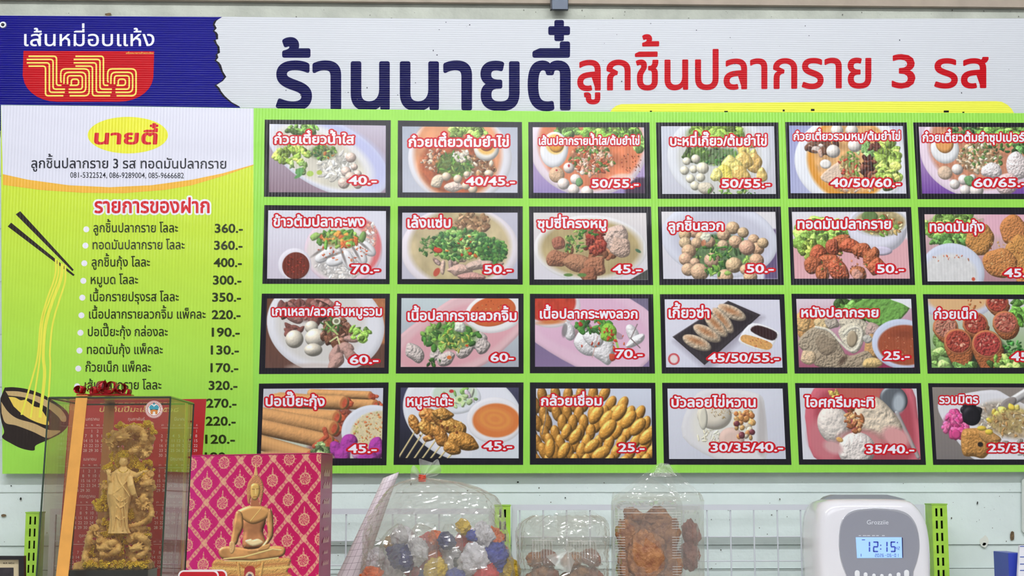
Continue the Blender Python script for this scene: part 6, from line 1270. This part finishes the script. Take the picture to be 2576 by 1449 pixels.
# ================================================================ TIME RECORDER
TY = -.36
tr_ = thing('time_recorder', bot(2188, TY+.04), 'glossy white time recorder with a grey face, blue lit display and white buttons', 'time clock')
ol = [(2071, 1255.5), (2175, 1255), (2281, 1255.5), (2304, 1278), (2317, 1298), (2325, 1320), (2331, 1355), (2333.5, 1392), (2334, 1440), (2334, 1490), (2190, 1490), (2046, 1490), (2045, 1440), (2042, 1392), (2041, 1345), (2044, 1305), (2050, 1282)]
def olp(scale, y, top=0):
    out = []
    pts = []
    for i in range(len(ol)):
        a, b = np.array(ol[i]), np.array(ol[(i+1) % len(ol)])
        for t in (0, .25, .5, .75): pts.append(a*(1-t)+b*t)
    pts = np.array(pts)
    for _ in range(2): pts = (np.roll(pts, 1, 0)+2*pts+np.roll(pts, -1, 0))/4
    cx, cy_ = 2188, 1385; w = P(cx+(pts[:, 0]-cx)*scale, cy_+(pts[:, 1]-cy_)*(scale if top == 0 else top), TY); w[:, 1] = y; w[:, 2] = np.maximum(w[:, 2], ZS); return [list(v) for v in w[::-1]]
body = MB().rings([olp(.80, TY-.0405), olp(.86, TY-.039), olp(.91, TY-.036), olp(.95, TY-.030), olp(.98, TY-.021), olp(.995, TY-.010), olp(1, TY), olp(1, TY+.06), olp(.98, TY+.09), olp(.93, TY+.10)])
body.build('housing', mat('white_gloss_plastic', (232, 230, 236), .14, coat=.3), tr_, smooth=True)
gt = [(2071, 1257), (2281, 1257), (2256, 1250), (2232.6, 1244.7), (2098, 1244.7), (2080, 1250)]
w = np.array(pl_(gt, TY+.05)); MB().prism([w[0], w[1], w[2], w[3], w[4], w[5]], [v+np.array([0, .03, 0]) for v in (w[0], w[1], w[2], w[3], w[4], w[5])]).build('top_cover', mat('grey_plastic', (134, 138, 142), .4), tr_)
fc = [(2113, 1350), (2117, 1322), (2128, 1301), (2150, 1288), (2185, 1283.5), (2215, 1283), (2255, 1287), (2283, 1298), (2300, 1318), (2309, 1345), (2311.5, 1380), (2306, 1410), (2297, 1436), (2280, 1484), (2146, 1484), (2130, 1445), (2118, 1412), (2113, 1380)]
fs = np.array(sm(fc+[fc[0]], 4))[:-1]; fy = TY-.0415
def plate(pts, y, th, m_, nm, par, bv_=0):
    p = np.array(pts, float); w = P(p[:, 0], p[:, 1], y); w[:, 2] = np.maximum(w[:, 2], ZS+.001); b_ = w.copy(); b_[:, 1] += th; o = MB().prism(w[::-1].tolist(), b_[::-1].tolist()).build(nm, m_, par)
    if bv_: bevel(o, bv_)
    return o
rimp = fs.copy(); rimp[:, 0] = 2212+(rimp[:, 0]-2212)*1.025; rimp[:, 1] = 1390+(rimp[:, 1]-1390)*1.055
plate(rimp, fy, .004, mat('chrome_rim', (208, 208, 216), .2, metal=.6), 'face_rim', tr_, .0012)
face = plate(fs, fy-.0006, .002, mat('grey_face', (146, 147, 158), .35), 'face_panel', tr_)
lcd = plate([(2152.8, 1351.5), (2268.4, 1351.5), (2269.8, 1403.6), (2156, 1404)], fy-.0012, .001, mat('lit_blue_display', (158, 198, 246), .25, emit=.35), 'display', tr_)
plate([(2268.6, 1352), (2271, 1353), (2272, 1402), (2269.9, 1403.6)], fy-.0014, .001, mat('display_frame', (20, 30, 90), .4), 'display_edge', tr_)
LB = mat('lcd_digit_blue', (62, 84, 190), .4)
SG = {'0': 'abcdef', '1': 'bc', '2': 'abged', '5': 'afgcd', '4': 'fgbc', '6': 'afgedc', '-': 'g'}
def seg(s, x, y, w, h, t, gap):
    out = []
    for ch in s:
        if ch == ':':
            out += [[(x, y+h*.3), (x+t, y+h*.3), (x+t, y+h*.3+t), (x, y+h*.3+t)], [(x, y+h*.65), (x+t, y+h*.65), (x+t, y+h*.65+t), (x, y+h*.65+t)]]; x += t+gap; continue
        if ch == ' ': x += w*.5; continue
        e = t*.35
        R_ = {'a': (x+e, y, x+w-e, y+t), 'd': (x+e, y+h-t, x+w-e, y+h), 'g': (x+e, y+h/2-t/2, x+w-e, y+h/2+t/2), 'f': (x, y+e, x+t, y+h/2-e), 'b': (x+w-t, y+e, x+w, y+h/2-e), 'e': (x, y+h/2+e, x+t, y+h-e), 'c': (x+w-t, y+h/2+e, x+w, y+h-e)}
        for g_ in SG[ch]: a, b, c_, d = R_[g_]; out.append([(a, b), (c_, b), (c_, d), (a, d)])
        x += w+gap
    return out
ly = fy-.0016
inkshape('display_digits', seg('12', 2175, 1362, 14, 27, 3.4, 7)+seg(':', 2214, 1362, 3, 27, 3, 2)+seg('15', 2220, 1362, 13, 27, 3.4, 7), ly, LB, tr_); inkshape('display_digits', seg('42', 2253, 1375, 4.2, 8, .9, 2)+seg('2026', 2201, 1393, 4.2, 8, .9, 1.8)+seg('-06-01', 2226, 1393, 4.2, 8, .9, 1.8), ly, LB, tr_)
inkshape('display_digits', [[(2168, 1357), (2176, 1357), (2176, 1359), (2168, 1359)], [(2165.5, 1393), (2167, 1393), (2167, 1400), (2165.5, 1400)], [(2255, 1365), (2259, 1362.5), (2259, 1367)]], ly, LB, tr_)
LG = mat('white_print', (226, 228, 236), .4)
text('lettering', 'Grozziie', 2180.7, 2235, 1319, 10.8, fy-.0009, LG, tr_, r=.004, num=True)
inkshape('lettering', [[(2160+i*10.5, 1346.5), (2160+i*10.5+6+(i*3) % 4, 1346.5), (2160+i*10.5+6+(i*3) % 4, 1348.3), (2160+i*10.5, 1348.3)] for i in (0, 1, 2, 3.2, 4.2, 5.6)], fy-.0009, LG, tr_)
for (x, yt, w_) in ((2156.8, 1434.5, 13), (2178, 1440, 10), (2199, 1443, 9), (2219, 1444, 9), (2240, 1443, 9), (2261, 1440, 10), (2281.3, 1433.5, 13)):
    p = [(x+w_/2*math.cos(t), yt+w_/2+w_/2*math.sin(t)) for t in np.linspace(math.pi, 2*math.pi, 9)]+[(x+w_/2*.9+3*(x-2219)/60*0, 1472), (x-w_/2*.9, 1472)]
    plate(p, fy-.004, .0036, mat('button_white', (236, 236, 240), .3), 'button', tr_, .0012)
# ================================================================ SMALL THINGS AT THE EDGES
def rr2(x0, y0, x1, y1, r, n=6):
    o = []
    for cx, cy_, a in ((x1-r, y0+r, -90), (x1-r, y1-r, 0), (x0+r, y1-r, 90), (x0+r, y0+r, 180)):
        o += [(cx+r*math.cos(R(a+90*t/n)), cy_+r*math.sin(R(a+90*t/n))) for t in range(n+1)]
    return o
RC, WC = mat('red_gloss_card', (188, 20, 34), .2, coat=.3), mat('white_card_edge', (240, 236, 236), .3)
for nm, dx, y, lb_ in (('f', 0, -.575, 'red sign card with a white rounded border, front one in front of the pink box'), ('b', 21, -.562, 'red sign card with a white rounded border, the one just behind to the right')):
    t = thing('sign_card', bot(500+dx, y), lb_, 'sign card', 'red sign cards before the pink box')
    yt = 1434.5 if dx == 0 else 1433; plate(rr2(448+dx, yt, 550+dx, 1500, 14), y, .004, WC, 'card_border', t); plate(rr2(451.5+dx, yt+4, 546.5+dx, 1496, 11), y-.0006, .0012, RC, 'red_face', t)
ph = thing('photo_frame', bot(15, -.47), 'black picture frame with a cream mount at the bottom left corner', 'picture frame')
fy2 = -.47; FRM = mat('black_frame', (30, 26, 28), .25, coat=.3)
for a in (((-30, 1398.5), (60, 1398.5), (47, 1408), (-17, 1408)), ((60, 1398.5), (60, 1500), (47, 1490), (47, 1408))): plate(a, fy2, .014, FRM, 'frame_bar', ph)
plate([(-30, 1408), (47, 1408), (47, 1500), (-30, 1500)], fy2+.006, .003, mat('cream_mount', (206, 190, 156), .6), 'mount', ph); plate([(-30, 1428), (34, 1428), (34, 1500), (-30, 1500)], fy2+.0055, .001, mat('dark_photo', (64, 58, 62), .3, noise=.5, nscale=40), 'photograph', ph)
text('lettering', 'พ.ศ. ๒๕๖๐', 8, 36, 1418.5, 3.4, fy2+.0052, mat('mount_ink', (40, 30, 26), .6), ph, r=.01)
bx = thing('blue_box', bot(2548, -.33), 'small deep blue box standing at the bottom right corner', 'box')
A_ = P(2536, 1391, -.33); w2 = P(2570, 1391, -.33)
bevel(MB().box((A_[0], -.33, ZS), (w2[0], -.25, A_[2])).build('carton', mat('deep_blue_card', (44, 62, 168), .35), bx), .0008)
t = thing('notepad', bot(2590, -.35), 'white paper pad with blue lines beside the blue box, cut off at the right edge', 'notepad')
plate([(2565.5, 1372), (2640, 1370), (2640, 1500), (2561, 1500)], -.35, .008, mat('white_paper', (232, 232, 240), .5), 'paper_block', t)
inkshape('ruled_lines', [[(2566, y), (2640, y-.5), (2640, y+1.6), (2566, y+2)] for y in (1373.5, 1400, 1418, 1434)], -.3505, mat('blue_print', (50, 80, 170), .5), t)
c = MB(); pp_ = rr2(2571, 1203, 2660, 1341, 8); w = P(np.array(pp_)[:, 0], np.array(pp_)[:, 1], -.012); w2 = w.copy(); w2[:, 1] += .003
o = MB().prism(w[::-1].tolist(), w2[::-1].tolist()).build('wall_card', mat('pale_card', (206, 212, 206), .4)); props(o, 'pale rounded card fixed to the wall at the right edge', 'card')
